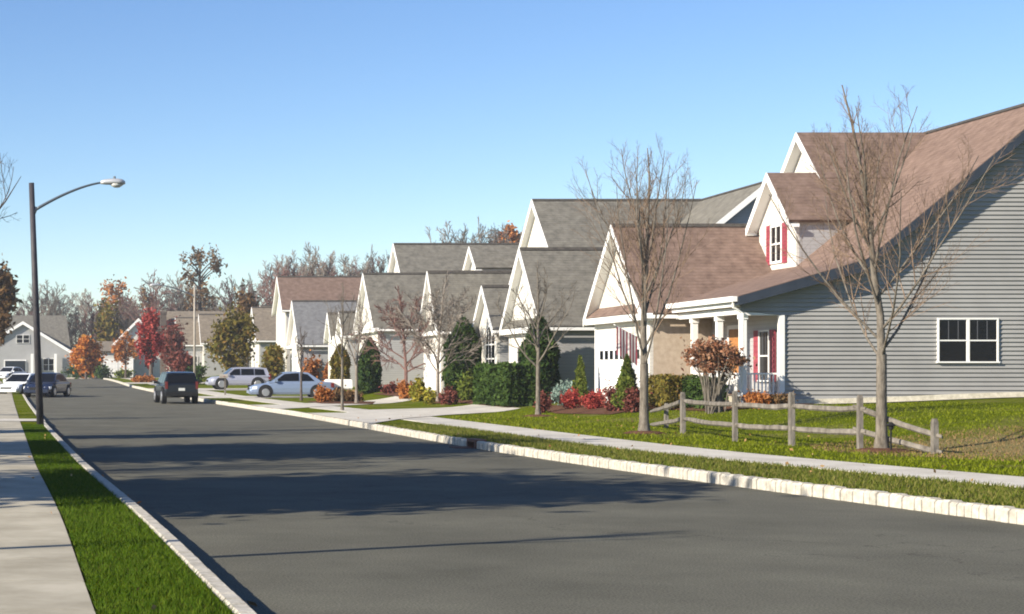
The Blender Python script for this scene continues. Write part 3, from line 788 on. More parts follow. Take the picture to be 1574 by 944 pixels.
# ---- house 3
h3 = thing('house', 'grey roofed white house with a tiny roof gable, behind the bushy bare grey tree', 'house', (24, 98, 0))
gable_block(h3, 17.35, 28.0, 91.1, 2.35, 3.9, 6.66, 'roof_grey', pent=True, ovf=.25, ovs=.3)
main_block(h3, 28.0, 7.2, 94.2, 108.0, 4.0, 9.6, 'roof_grey')
mid = MB(); mid.box(19.6, 26.0, 93.8, 101.4, 0, 4.0); mid.build('wall', M['siding_white'], h3)
mr = MB(); mr.slab([(19.1, 93.5, 3.9), (19.1, 101.6, 3.9), (25.4, 101.6, 9.2), (25.4, 93.5, 9.2)], .15); mr.build('roof', M['roof_grey'], h3)
dormer(h3, 21.5, 24.5, 100.0, 1.6, 5.4, 7.45, 8.65, 'roof_grey', ovs=.15)
garage_door(h3, 'X', (17.35, 91.1, 1.4), 3.6, 2.1, False)
window(h3, 'X', (19.6, 98.5, 2.1), 1.8, 1.5, 2, False, None)

# ---- house 4
h4 = thing('house', 'white house with steep narrow front gable beside the dark columnar evergreen and blue sedan', 'house', (24, 112, 0))
gable_block(h4, 16.3, 30.0, 105.9, 3.75, 4.3, 7.42, 'roof_grey', ovf=.3, ovs=.35, pent=False)
gable_block(h4, 19.3, 27.2, 112.8, 4.6, 6.0, 9.72, 'roof_grey', zb=1.0, band=False)
gable_block(h4, 15.6, 20.0, 111.7, 1.3, 4.0, 5.3, 'roof_grey', ovf=.25, ovs=.2, band=False)
gable_block(h4, 15.4, 20.0, 115.8, 1.5, 3.8, 5.35, 'roof_grey', ovf=.25, ovs=.2, band=False)
window(h4, 'X', (16.3, 105.9, 2.2), 2.4, 1.5, 2, False, None)
for yy in (110.6, 112.8):
    c = MB(); c.box(15.1, 15.4, yy-.15, yy+.15, .3, 3.95); c.build('column', M['white'], h4)

# ---- house 5
h5 = thing('house', 'house with brown upper roof and slate grey garage roof behind the blue sedan', 'house', (22, 136, 0))
gable_block(h5, 14.6, 24.0, 129.3, 3.8, 3.7, 6.72, 'roof_slate', ovf=.3, ovs=.35)
gable_block(h5, 14.8, 25.5, 142.0, 3.6, 6.6, 9.2, 'roof_brown', ovf=.3, ovs=.3, zb=.3, band=False)
sl = MB(); sl.slab([(16.2, 131.5, 3.9), (26.0, 131.5, 3.9), (25.8, 138.2, 6.7), (16.2, 138.2, 6.7)], .15); sl.build('roof', M['roof_brown'], h5)
ew = MB(); ew.box(16, 26, 132, 150, 0, 4.5); ew.build('wall', M['siding_tan'], h5)
garage_door(h5, 'X', (14.6, 129.3, 1.5), 4.8, 2.15, False)
for yy in (125.4, 133.2):
    c = MB(); c.box(13.9, 14.2, yy-.15, yy+.15, .3, 3.6); c.build('column', M['white'], h5)
window(h5, 'Y', (18.2, 125.1, 2.2), 1.6, 1.4, 2, False, None)

# ---- house 6
h6 = thing('house', 'tan roofed house with narrow white gable just left of the brown upper roof', 'house', (20, 163, 0))
gable_block(h6, 14.6, 22.0, 163.0, 4.0, 4.6, 7.5, 'roof_tan', ovf=.3, ovs=.35)
gable_block(h6, 16.2, 24.0, 172.0, 4.5, 4.6, 8.0, 'roof_tan', ovf=.3, ovs=.35, band=False)
window(h6, 'X', (14.6, 163, 2.6), 1.8, 1.4, 2, False, None)

# ---- house 7
h7 = thing('house', 'distant house with long roof, dark chimney and two white gables behind the maroon trees', 'house', (13, 186, 0))
gable_block(h7, 8.6, 12.0, 187.5, 3.6, 4.6, 7.3, 'roof_tan', ovf=.3, ovs=.35, band=False)
gable_block(h7, 11.0, 17.0, 186.0, 3.4, 4.8, 7.6, 'roof_tan', ovf=.3, ovs=.35, band=False)
bw = MB(); bw.box(7.6, 17.8, 189.0, 200, .3, 4.8); bw.build('wall', M['siding_white'], h7)
br = MB(); br.slab([(7.2, 188.4, 4.7), (18.2, 188.4, 4.7), (17.6, 194.5, 8.4), (7.4, 194.5, 8.4)], .15); br.slab([(7.2, 200.6, 4.7), (18.2, 200.6, 4.7), (17.6, 194.5, 8.4), (7.4, 194.5, 8.4)], .15)
br.build('roof', M['roof_tan'], h7)
ch = MB(); ch.box(6.85, 7.5, 191.2, 192.4, .3, 8.0); ch.box(6.78, 7.57, 191.13, 192.47, 8.0, 8.25); ch.build('chimney', M['bark_dark'], h7)
window(h7, 'X', (8.6, 187.5, 3.2), 1.6, 1.7, 2, False, None)
window(h7, 'Y', (9.8, 183.85, 2.6), 1.2, 1.4, 1, False, None)

# ---- house 8 (white garage across the end of the road)
h8 = thing('house', 'white house with wide garage at the road end, behind the bright red maple', 'house', (4, 226, 0.8))
def y_gable(root, xc, hw, y0, y1, ze, za, roofm, front, zb=.5, ovf=.4):
    p = (za-ze)/hw
    f = MB(); f.prism_y([(xc-hw, zb), (xc+hw, zb), (xc+hw, ze), (xc, za), (xc-hw, ze)], y0, y1); f.build('wall', M[front], root)
    r = MB(); lift = .16*math.sqrt(1+p*p)
    for sg in (-1, 1): r.slab([(xc+sg*(hw+.4), y0-ovf, ze-p*.4+lift), (xc+sg*(hw+.4), y1+.3, ze-p*.4+lift), (xc, y1+.3, za+lift), (xc, y0-ovf, za+lift)], .14)
    r.build('roof', M[roofm], root)
    w = MB()
    for sg in (-1, 1):
        a = Vector((xc+sg*(hw+.4), y0-ovf-.05, ze-p*.4+lift)); b = Vector((xc, y0-ovf-.05, za+lift))
        q = [a, b, b-Vector((0, 0, .42)), a-Vector((0, 0, .42))]; w.hexa([*q, *[v+Vector((0, .045, 0)) for v in q]])
    w.build('rake_trim', M['white'], root)
y_gable(h8, 5.2, 3.3, 224, 236, 5.0, 8.3, 'roof_tan', 'siding_white')
gw = MB(); gw.box(.3, 4.6, 221, 228, .5, 4.3); gw.build('garage_wall', M['siding_white'], h8)
gr = MB(); gr.slab([(-.1, 220.6, 4.3), (5.0, 220.6, 4.3), (5.0, 225.5, 5.6), (-.1, 225.5, 5.6)], .14); gr.build('garage_roof', M['roof_tan'], h8)
for xx in (1.5, 3.5): garage_door(h8, 'Y', (xx, 221, 2.1), 1.7, 2.1, False)
w2 = MB(); w2.box(8.0, 13, 226, 236, .5, 4.4); w2.build('side_wall', M['siding_white'], h8)
window(h8, 'Y', (6.6, 224, 3.0), 1.2, 1.4, 2, False, None)
# ---- house 9 (grey house far left)
h9 = thing('house', 'grey house with broad grey roof and porch behind the street lamp', 'house', (-9, 230, 0.8))
SG = 'siding_side'
y_gable(h9, -9.6, 6.4, 226, 234, 4.1, 8.0, 'roof_slate', SG)
b = MB(); b.box(-11, -3.8, 229, 240, .5, 4.2); b.build('wall', M[SG], h9)
b = MB(); b.slab([(-16, 228, 4.3), (-3.4, 228, 4.3), (-4.2, 234, 9.2), (-15, 234, 9.2)], .15); b.slab([(-16, 240, 4.3), (-3.4, 240, 4.3), (-4.2, 234, 9.2), (-15, 234, 9.2)], .15); b.build('roof', M['roof_grey'], h9)
garage_door(h9, 'Y', (-10.6, 226, 2.0), 2.6, 2.2, False)
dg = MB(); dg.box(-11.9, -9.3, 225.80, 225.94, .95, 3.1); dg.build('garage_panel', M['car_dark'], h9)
for xx in (-8.4, -7.4, -5.4): 
    c = MB(); c.box(xx-.17, xx+.17, 225.2, 225.5, .8, 4.0); c.build('column', M['white'], h9)
window(h9, 'Y', (-6.3, 225.98, 2.6), 1.3, 1.5, 2, False, None)
window(h9, 'Y', (-9.6, 225.98, 5.9), 1.6, 1.0, 2, False, None)

# ------------------------------------------------------------------ trees
def bare_tree(name, label, cat, loc, seed, H=7.0, r0=.14, fork=.27, limbs=8, sub=6, twigs=6, fine=3, spread=.5, up=.35, barks=('bark', 'bark'), group=None, lean=(0, 0), tw=.0045, limb_len=.72, low=False, nseg=3, wob=.09, thin=.5):
    q = random.Random(seed)
    t = thing(name, label, cat, loc, group, local=True)
    T, Cn = MB(), MB()
    def jd(d, a):
        v = Vector((q.gauss(0, 1), q.gauss(0, 1), q.gauss(0, 1))); return (d+v*a).normalized()
    def grow(mb, p, d, L, r, rend, n, upv, wob_, sides):
        pts = [Vector(p)]; d = Vector(d); rad = [r]
        for i in range(n):
            d = (jd(d, wob_)+Vector((0, 0, upv/n))).normalized()
            pts.append(pts[-1]+d*(L/n)); rad.append(r+(rend-r)*(i+1)/n)
        mb.tube(pts, rad, sides, cap=False)
        return pts, rad
    def at(pts, rad, f):
        x = f*(len(pts)-1); i = min(int(x), len(pts)-2); u = x-i
        return pts[i].lerp(pts[i+1], u), rad[i]*(1-u)+rad[i+1]*u, (pts[i+1]-pts[i]).normalized()
    def side(d, ang, az):
        a = d.orthogonal().normalized(); b = d.cross(a)
        return (d*math.cos(ang)+(a*math.cos(az)+b*math.sin(az))*math.sin(ang)).normalized()
    zf = H*fork
    T.tube([(0, 0, -.15), (0, 0, .05), (0, 0, .3), (lean[0]*zf*.5, lean[1]*zf*.5, zf*.5), (lean[0]*zf, lean[1]*zf, zf)], [r0*1.75, r0*1.45, r0*1.08, r0*.95, r0*.92], 10, cap=False)
    base = Vector((lean[0]*zf, lean[1]*zf, zf))
    lead, lr = grow(T, base, (lean[0], lean[1], 1), H*(1-fork)*.93, r0*.8, .012, 7, .25, .05, 8)
    az = q.random()*6.28
    for i in range(limbs):
        f = -.06+.62*(i/limbs)**1.1
        if f < 0: p, rr, dd = base+Vector((0, 0, f*2)), r0*.8, Vector((0, 0, 1))
        else: p, rr, dd = at(lead, lr, f)
        az += 2.4+q.uniform(-.3, .3)
        d = side(Vector((0, 0, 1)), spread*q.uniform(.75, 1.25)*(1.0-.35*i/limbs), az)
        L = H*limb_len*(1-.62*max(f, 0)-.1*q.random())*(.75 if f > .3 else .9)
        ip, ir = grow(T, p, d, L, min(rr*.62, r0*thin), .007, 6, up, wob, 6)
        for j in range(sub):
            g_ = .16+.8*(j+q.random()*.6)/sub
            p2, r2, d2 = at(ip, ir, min(g_, .98))
            L2 = L*.42*(1-.55*g_)*q.uniform(.7, 1.25)
            dd2 = side(d2, q.uniform(.45, .9), q.random()*6.28)
            jp, jr = grow(Cn, p2, dd2, L2, max(r2*.55, tw*1.6), tw, 4, up*.8, wob*1.3, 4)
            for k_ in range(twigs):
                h_ = .15+.85*(k_+q.random()*.5)/twigs
                p3, r3, d3 = at(jp, jr, min(h_, .98))
                L3 = L2*.5*(1-.45*h_)*q.uniform(.6, 1.3)
                dd3 = side(d3, q.uniform(.4, .85), q.random()*6.28)
                kp, kr = grow(Cn, p3, dd3, L3, max(r3*.6, tw), tw*.7, nseg, up*.5, wob*1.3, 3)
                for m_ in range(fine):
                    e_ = .25+.7*(m_+q.random()*.5)/max(fine, 1)
                    p4, r4, d4 = at(kp, kr, min(e_, .98))
                    grow(Cn, p4, side(d4, q.uniform(.4, .8), q.random()*6.28), L3*.5*q.uniform(.6, 1.2), tw*.75, tw*.5, 2, .1, .1, 3)
        # short shoots straight off the limb ends
    for j in range(sub*2):
        g_ = .35+.63*j/(sub*2)
        p2, r2, d2 = at(lead, lr, g_)
        L2 = H*.16*(1.2-g_)*q.uniform(.7, 1.3)
        jp, jr = grow(Cn, p2, side(d2, q.uniform(.35, .7), q.random()*6.28), L2, max(r2*.5, tw*1.4), tw*.8, 3, up, .1, 4)
        for k_ in range(twigs):
            p3, r3, d3 = at(jp, jr, .2+.75*k_/twigs)
            grow(Cn, p3, side(d3, q.uniform(.35, .8), q.random()*6.28), L2*.4*q.uniform(.6, 1.2), tw, tw*.6, 2, .2, .1, 3)
    T.build('trunk', M[barks[0]], t, smooth=True, fixn=False)
    Cn.build('crown', M[barks[1]], t, fixn=False)
    return t
def at_px(x, s, y=None):                                    # point on the ground from a photo column and a scale in pixels per metre
    X, Y = (x-XV)/s, FPX/s
    return (X, Y, surf(X, Y))
ring = MB()
G_ST = 'young street trees along the right verge'
def mulch_ring(loc, r):
    m = MB(); n = 14
    rings = []
    for f, h in ((1, .004), (.7, .05), (.2, .07)):
        rings.append([(loc[0]+math.cos(6.283*i/n)*r*f*(1+.1*math.sin(3*i)), loc[1]+math.sin(6.283*i/n)*r*f, loc[2]+h) for i in range(n)])
    m.loft(rings); structure(m.build('mulch_ring', M['mulch']))
tl = at_px(1355, 82.2); mulch_ring(tl, .55)
bare_tree('street_tree', 'bare street tree standing in front of the grey siding beside the split rail fence', 'tree', tl, 5, H=7.3, r0=.100, fork=.25, limbs=15, sub=9, twigs=7, fine=3, spread=.84, up=.85, group=G_ST, limb_len=.60, barks=('bark', 'twig'), tw=.0030, wob=.05, thin=.27)
tl = at_px(990, 63.5); mulch_ring(tl, .5)
bare_tree('street_tree', 'tall narrow bare street tree in front of the white garage with the flag', 'tree', tl, 8, H=7.5, r0=.110, fork=.225, limbs=13, sub=8, twigs=7, fine=2, spread=.52, up=.9, group=G_ST, limb_len=.7, barks=('bark', 'twig'), tw=.0036, wob=.05, thin=.27)
tl = at_px(827, 46); mulch_ring(tl, .5)
bare_tree('street_tree', 'short bare street tree in front of the dark green hedge and columnar evergreen', 'tree', tl, 21, H=5.5, r0=.075, fork=.32, limbs=8, sub=6, twigs=6, fine=2, spread=.8, up=.25, group=G_ST, limb_len=.55, tw=.006)
tl = at_px(673, 34); mulch_ring(tl, .5)
bare_tree('street_tree', 'bushy bare grey tree beside the yellow shrub and white garage gable', 'tree', tl, 31, H=6.4, r0=.08, fork=.22, limbs=12, sub=9, twigs=8, fine=3, spread=.85, up=.15, group=G_ST, limb_len=.62, tw=.010, barks=('bark_grey', 'bark_grey'))
bare_tree('ornamental_tree', 'reddish purple bare ornamental tree left of the bushy grey tree', 'tree', at_px(624, 29), 33, H=6.2, r0=.1, fork=.2, limbs=12, sub=9, twigs=8, fine=3, spread=.9, up=.1, limb_len=.64, tw=.014, barks=('bark_red', 'bark_red'))
bare_tree('street_tree', 'thin bare sapling on the small grass island between two driveway mouths', 'tree', at_px(526, 39.5), 41, H=5.2, r0=.05, fork=.4, limbs=5, sub=4, twigs=3, fine=1, spread=.45, up=.3, group=G_ST, limb_len=.5, tw=.006)
bare_tree('street_tree', 'slim pale bare tree by the dark columnar evergreen and white gable', 'tree', at_px(548, 33), 43, H=5.6, r0=.07, fork=.3, limbs=7, sub=6, twigs=5, fine=2, spread=.5, up=.2, group=G_ST, limb_len=.55, tw=.006, barks=('bark_grey', 'bark_grey'))
bare_tree('street_tree', 'small bare tree in front of the blue sedan door', 'tree', at_px(463, 30), 47, H=4.0, r0=.06, fork=.35, limbs=6, sub=4, twigs=4, fine=1, spread=.5, up=.2, group=G_ST, limb_len=.55, tw=.008, barks=('bark_dark', 'bark_dark'))
# trees standing left of the frame that reach into it or throw shade across the road
bare_tree('yard_tree', 'bare tree whose thin branches hang in at the left edge beside the lamp', 'tree', (-4.5, 45, .15), 51, H=8.8, r0=.16, fork=.3, limbs=9, sub=6, twigs=5, fine=2, spread=.7, up=.25, limb_len=.6, tw=.006, barks=('bark_dark', 'bark_dark'))
bare_tree('yard_tree', 'slender bare young tree left of the sidewalk throwing a thin shadow over the road', 'tree', (-6.0, 12.3, .15), 53, H=6.3, r0=.075, fork=.8, limbs=4, sub=3, twigs=3, fine=0, spread=.3, up=.5, limb_len=.25, tw=.006)

bare_tree('yard_tree', 'bare branchy tree on the left lawn between the two oaks', 'tree', (-8.6, 25.2, .15), 55, H=8.0, r0=.15, fork=.3, limbs=10, sub=7, twigs=5, fine=1, spread=.6, up=.3, limb_len=.55, tw=.012, barks=('bark_dark', 'bark_dark'))
bare_tree('yard_tree', 'bare branchy tree on the left lawn beyond the lamp', 'tree', (-9.5, 58, .15), 56, H=7.5, r0=.15, fork=.3, limbs=9, sub=6, twigs=5, fine=1, spread=.6, up=.3, limb_len=.55, tw=.014, barks=('bark_dark', 'bark_dark'))
def leafy_tree(name, label, cat, loc, H, r, cz, matr, n, size, seed, nclump=26, trunk_r=.12, group=None, bark='bark_dark', csize=.36, inner=.35):
    global rng
    rng = np.random.default_rng(seed); q = random.Random(seed)
    t = thing(name, label, cat, loc, group, local=True)
    cc, P = ellipsoid_clumps((0, 0, cz), r, nclump, n, csize, inner)
    P[:, 2] = np.maximum(P[:, 2], .15)
    T = MB()
    T.tube([(0, 0, -.15), (0, 0, .1), (.02, 0, cz*.5), (0, .03, cz), (.05, 0, cz+r[2]*.6)], [trunk_r*1.5, trunk_r*1.2, trunk_r, trunk_r*.75, trunk_r*.2], 8, cap=False)
    for c in cc:
        z0 = max(.35*cz, min(c[2]-.25*abs(r[2])-.3*math.hypot(c[0], c[1]), cz+r[2]*.4))
        m = Vector((c[0]*.45, c[1]*.45, z0+(c[2]-z0)*.55))
        T.tube([(0, 0, z0), m, tuple(c)], [trunk_r*.42, trunk_r*.28, trunk_r*.1], 5, cap=False)
    T.build('trunk', M[bark], t, smooth=True, fixn=False)
    quads_mesh('crown', leaf_quads(P, size), M[matr], t)
    return t
def px_leafy(name, label, cat, x0, x1, ytop, ybot, xs, s, matr, n, size, seed, **kw):
    loc = at_px(xs, s); w = (x1-x0)/s/2; z1 = HC+(YH-ytop)/s-loc[2]; z0 = HC+(YH-ybot)/s-loc[2]
    return leafy_tree(name, label, cat, loc, z1, (w, w, (z1-z0)/2), (z1+z0)/2, matr, n, size, seed, **kw)
G_SH = 'shade trees left of the sidewalk'
leafy_tree('shade_tree', 'broad brown leaved oak left of the sidewalk, the nearer one shading the road', 'tree', (-7.4, 19.2, .15), 8.4, (3.7, 3.3, 3.2), 4.9, 'lf_brown', 12500, .16, 61, nclump=44, trunk_r=.25, group=G_SH)
leafy_tree('shade_tree', 'broad brown leaved oak left of the sidewalk, the farther one shading the road', 'tree', (-8.0, 31.6, .15), 9, (4.2, 3.9, 3.4), 5.2, 'lf_brown', 13500, .16, 62, nclump=46, trunk_r=.25, group=G_SH)
leafy_tree('shade_tree', 'small brown leaved tree on the left lawn, last before the lamp', 'tree', (-9.0, 40.5, .15), 7, (1.6, 1.2, 2.4), 4.4, 'lf_brown', 5000, .15, 63, nclump=20, trunk_r=.14, group=G_SH)
px_leafy('yard_tree', 'olive brown leafy tree cut by the left picture edge above the pavement', 'tree', -40, 22, 405, 520, -10, 20, 'lf_brown', 6000, .2, 64, trunk_r=.18)
px_leafy('maple_tree', 'bright red maple on the lawn corner right of the road end', 'tree', 212, 262, 478, 565, 232, 16.3, 'lf_red', 3600, .15, 65, trunk_r=.17, nclump=36, csize=.27)
px_leafy('maple_tree', 'dull maroon maple just right of the bright red one', 'tree', 242, 286, 486, 570, 264, 15.6, 'lf_maroon', 2300, .15, 66, trunk_r=.15)
px_leafy('maple_tree', 'small maroon tree above the roof of the dark parked vehicle', 'tree', 262, 300, 538, 580, 282, 17.5, 'lf_maroon', 2600, .14, 67, trunk_r=.1)
px_leafy('maple_tree', 'round orange tree beside the grey house porch', 'tree', 108, 158, 516, 572, 132, 12.6, 'lf_orange', 3200, .2, 68, trunk_r=.14)
px_leafy('oak_tree', 'olive and gold leafy tree behind the pale lilac car', 'tree', 318, 394, 466, 588, 357, 18.2, 'lf_olive', 4300, .16, 69, trunk_r=.2, nclump=44, csize=.25)
px_leafy('oak_tree', 'tall thin rusty topped tree rising above the far treeline', 'tree', 268, 350, 372, 500, 307, 11.5, 'lf_brown', 1500, .22, 70, trunk_r=.28, nclump=30, bark='bark_dark', csize=.2, inner=.2)
px_leafy('oak_tree', 'tall green and rust tree behind the road end', 'tree', 144, 208, 446, 566, 176, 11.2, 'lf_olive', 3600, .24, 71, trunk_r=.25, nclump=40, csize=.24, inner=.2)
px_leafy('oak_tree', 'rust coloured tree crown peeping over the tall green tree at the road end', 'tree', 150, 204, 418, 500, 178, 10.6, 'lf_rust', 800, .22, 72, trunk_r=.2, csize=.24, inner=.15)
px_leafy('oak_tree', 'rust brown tree behind the bright red maple', 'tree', 206, 252, 432, 530, 229, 10.8, 'lf_brown', 800, .22, 73, trunk_r=.2, csize=.24, inner=.15)
px_leafy('oak_tree', 'orange tree crown behind the ridge of the second grey roof', 'tree', 756, 800, 344, 400, 778, 13, 'lf_rust', 2600, .26, 74, trunk_r=.2)
px_leafy('yard_tree', 'low green leafy tree left of the slate grey garage gable', 'tree', 402, 442, 528, 582, 422, 20.5, 'lf_olive', 2600, .15, 75, trunk_r=.1)
px_leafy('yard_tree', 'brown leaved tree top showing above the olive and gold tree', 'tree', 360, 400, 440, 520, 380, 15.0, 'lf_brown', 1100, .22, 76, trunk_r=.14)
px_leafy('yard_tree', 'sparse rusty tree over the white garage at the road end', 'tree', 172, 214, 512, 560, 193, 14, 'lf_rust', 700, .18, 77, trunk_r=.1)

def evergreen(name, label, x, s, h, rad, matr, n, size, seed, kind='column', cat='evergreen', group=None, loc=None):
    global rng
    rng = np.random.default_rng(seed)
    loc = loc or at_px(x, s)
    t = thing(name, label, cat, loc, group, local=True)
    P = column_points((0, 0, .05), h, rad, n) if kind == 'column' else cone_points((0, 0, .08), h, rad, n)
    quads_mesh('crown', leaf_quads(P, size, .45, .35), M[matr], t)
    T = MB(); T.tube([(0, 0, -.1), (0, 0, h*.5), (0, 0, h*.9)], [.09, .06, .015], 6, cap=False); T.build('trunk', M['bark_dark'], t, fixn=False)
    return t
evergreen('arborvitae', 'tall dark columnar evergreen at the near corner of the white house with hedge', 829, 39.15, 3.35, .66, 'lf_ever', 9000, .11, 81)
evergreen('arborvitae', 'dark evergreen between the bushy bare tree and the arched window', 712, 32.8, 3.6, .78, 'lf_ever', 7000, .13, 82)
evergreen('arborvitae', 'dark columnar evergreen in front of the tall steep front gable', 568, 27.2, 3.0, .60, 'lf_ever', 5200, .12, 83)
evergreen('arborvitae', 'olive brown columnar evergreen beside the slate grey roof', 523, 25.2, 2.7, .55, 'lf_olive', 3800, .12, 84)
evergreen('spruce_shrub', 'small pointed green conifer against the shaded grey side wall', 892, 42, 1.75, .33, 'lf_ever_lite', 2600, .06, 85, 'cone')
evergreen('spruce_shrub', 'bright yellow green conical shrub in front of the white garage', 964, 46.5, 1.75, .48, 'lf_ever_lite', 4500, .06, 86, 'cone')

def shrub(name, label, loc, r, matr, n, size, seed, nclump=14, group=None, cat='shrub', stems=True, csize=.5, inner=.3):
    global rng
    rng = np.random.default_rng(seed); q = random.Random(seed)
    cc, P = ellipsoid_clumps((0, 0, r[2]*.92), r, nclump, n, csize, inner)
    st = rng.random(len(P)) < .16; P[st] = np.array([0, 0, r[2]*.9])+(P[st]-np.array([0, 0, r[2]*.9]))*(1+.42*rng.random((st.sum(), 1)))
    P = P[P[:, 2] > .0]
    o = thing(name, label, cat, loc, group, local=True)
    quads_mesh('foliage', leaf_quads(P, size), M[matr], o)
    m = MB()
    for c in cc[:8]:
        m.tube([(c[0]*.12, c[1]*.12, -.05), (c[0]*.5, c[1]*.5, c[2]*.6), tuple(c)], [.022, .015, .006], 4, cap=False)
    m.build('stem', M['bark_dark'], o, fixn=False)
    return o
def px_shrub(label, x0, x1, y0, s, matr, n, size, seed, name='shrub', depth=None, **kw):
    loc = at_px((x0+x1)/2, s); w = (x1-x0)/s/2; h = HC+(YH-y0)/s-loc[2]
    return shrub(name, label, loc, (w, depth or w, h/2), matr, n, size, seed, **kw)
# hedges: clipped boxes of leaves
def hedge(label, x0, x1, y0, y1, h, matr, n, size, seed, group=None):
    global rng
    rng = np.random.default_rng(seed)
    c = ((x0+x1)/2, (y0+y1)/2); z = surf(*c)
    P = rng.random((n, 3)); ax = rng.integers(0, 5, n)
    sh = 1-.25*rng.random(n)**2
    P[:, 0] = np.where(ax == 0, 1-sh*1.0, np.where(ax == 1, sh, P[:, 0]))
    P[:, 1] = np.where(ax == 2, 1-sh, np.where(ax == 3, sh, P[:, 1]))
    P[:, 2] = np.where(ax == 4, sh, P[:, 2])
    bumpy = .06*np.sin(P[:, 1]*9+1)+.05*np.sin(P[:, 0]*7+P[:, 1]*17)
    Q = np.stack([(P[:, 0]-.5)*(x1-x0)*(1+bumpy), (P[:, 1]-.5)*(y1-y0)*(1+bumpy*.3), .05+P[:, 2]*h*(1+bumpy*.8)], 1)
    Q += rng.normal(size=Q.shape)*.03
    o = thing('hedge', label, 'hedge', (c[0], c[1], z), group, local=True)
    quads_mesh('foliage', leaf_quads(Q, size), M[matr], o)
    m = MB()
    for i in range(6): m.tube([((i/5-.5)*(x1-x0)*.5, (i/5-.5)*(y1-y0)*.8, -.05), ((i/5-.5)*(x1-x0)*.5, (i/5-.5)*(y1-y0)*.8, h*.6)], [.025, .01], 4, cap=False)
    m.build('stem', M['bark_dark'], o, fixn=False)
hedge('large dark green clipped hedge in front of the white house with arched window', 15.9, 17.0, 68.4, 74.4, 1.5, 'lf_hedge', 13500, .085, 91)
hedge('low olive green hedge in front of the tan garage wall', 18.0, 18.9, 55.6, 58.4, .95, 'lf_olive', 4500, .055, 92)
hedge('low dark green hedge under the white porch railing', 18.5, 19.15, 53.6, 55.6, .85, 'lf_hedge', 4000, .055, 93)
px_shrub('bright red shrub left of the other red shrubs on the lawn edge', 864, 892, 602, 43.2, 'lf_red', 2000, .05, 101)
px_shrub('red and pink shrub in the middle of the bed before the white garage', 894, 932, 599, 44.3, 'lf_red', 2600, .05, 102)
px_shrub('dark maroon shrub at the foot of the yellow green cone shrub', 928, 966, 596, 46.2, 'lf_maroon', 2600, .05, 103)
px_shrub('russet low shrub right of the yellow green cone shrub', 958, 990, 598, 47.6, 'lf_maroon', 1800, .05, 104)
px_shrub('blue green mounded juniper left of the white garage', 850, 900, 586, 41.3, 'lf_blue', 4200, .055, 105, name='juniper', nclump=20)
px_shrub('small red shrub by the trunk of the short street tree', 826, 846, 604, 43.5, 'lf_maroon', 900, .05, 106)
px_shrub('orange brown low shrub below the porch end railing', 1142, 1186, 603, 52.0, 'lf_rust', 2200, .045, 107)
px_shrub('golden brown low shrub at the corner of the grey siding', 1180, 1214, 606, 52.2, 'lf_brown', 1600, .045, 108)
px_shrub('yellow green clipped shrub left of the large hedge', 704, 738, 576, 34.5, 'lf_ever_lite', 2600, .075, 109)
px_shrub('green shrub behind the reddish low shrub near the bushy bare tree', 684, 708, 580, 33.6, 'lf_hedge', 1700, .075, 110)
px_shrub('reddish low shrub right of the bushy bare tree', 678, 706, 596, 35.5, 'lf_maroon', 1600, .06, 111)
px_shrub('bright yellow shrub left of the bushy bare tree', 632, 655, 582, 32.5, 'lf_yellow', 2000, .075, 112)
px_shrub('orange brown shrub left of the bright yellow shrub', 612, 638, 582, 31.0, 'lf_rust', 2000, .075, 113)
px_shrub('brick red low shrub against the shaded side wall', 588, 614, 588, 28.5, 'lf_maroon', 1600, .075, 114)
px_shrub('pale yellow leafed low plant at the trunk of the bushy bare tree', 652, 672, 594, 34.5, 'lf_yellow', 700, .06, 115)
px_shrub('orange brown round shrub by the rear wheel of the blue sedan', 486, 510, 592, 32.0, 'lf_rust', 2000, .075, 116)
px_shrub('dark brown low shrub below the white flat trailer', 508, 530, 599, 31.5, 'lf_brown', 1500, .075, 117)
px_shrub('dark brown low shrub between the white trailer and the pale bare tree', 530, 556, 600, 31.8, 'lf_brown', 1500, .075, 118)
px_shrub('small orange shrub against the slate roofed garage wall', 466, 492, 552, 21.6, 'lf_rust', 1600, .11, 119)
px_shrub('rusty shrub beside the brownish columnar evergreen', 498, 516, 556, 22.0, 'lf_rust', 1200, .11, 120)
px_shrub('dark green rounded shrub right of the dark parked vehicle', 286, 318, 562, 19.0, 'lf_hedge', 1800, .12, 121)
px_shrub('rust red mounded shrub under the bright red maple', 206, 236, 578, 17.6, 'lf_rust', 1800, .1, 122)
px_shrub('yellow green low shrub in front of the white garage at the road end', 176, 206, 568, 13.6, 'lf_ever_lite', 1300, .14, 123)
px_shrub('dark green shrub below the round orange tree', 104, 150, 560, 12.4, 'lf_ever', 2000, .16, 124)
px_shrub('green shrub at the left of the road end garage', 146, 168, 562, 13.0, 'lf_hedge', 1000, .15, 125)
# the multi-stemmed shrub with copper leaves before the porch
loc = at_px(1098, 51.8)
t = thing('japanese_maple', 'copper leaved multi stem shrub in front of the white porch', 'shrub', loc, local=True)
rng = np.random.default_rng(131); q = random.Random(131)
cc, P = ellipsoid_clumps((0, 0, 1.66), (1.0, .9, .56), 40, 3600, .3, .1)
quads_mesh('crown', leaf_quads(P, .05), M['lf_copper'], t)
m = MB()
for c in cc:
    b0 = (q.uniform(-.25, .25), q.uniform(-.2, .2), -.05)
    m.tube([b0, (c[0]*.45+b0[0]*.5, c[1]*.45+b0[1]*.5, c[2]*.55), tuple(c)], [.024, .018, .007], 5, cap=False)
m.build('stem', M['bark'], t, fixn=False)

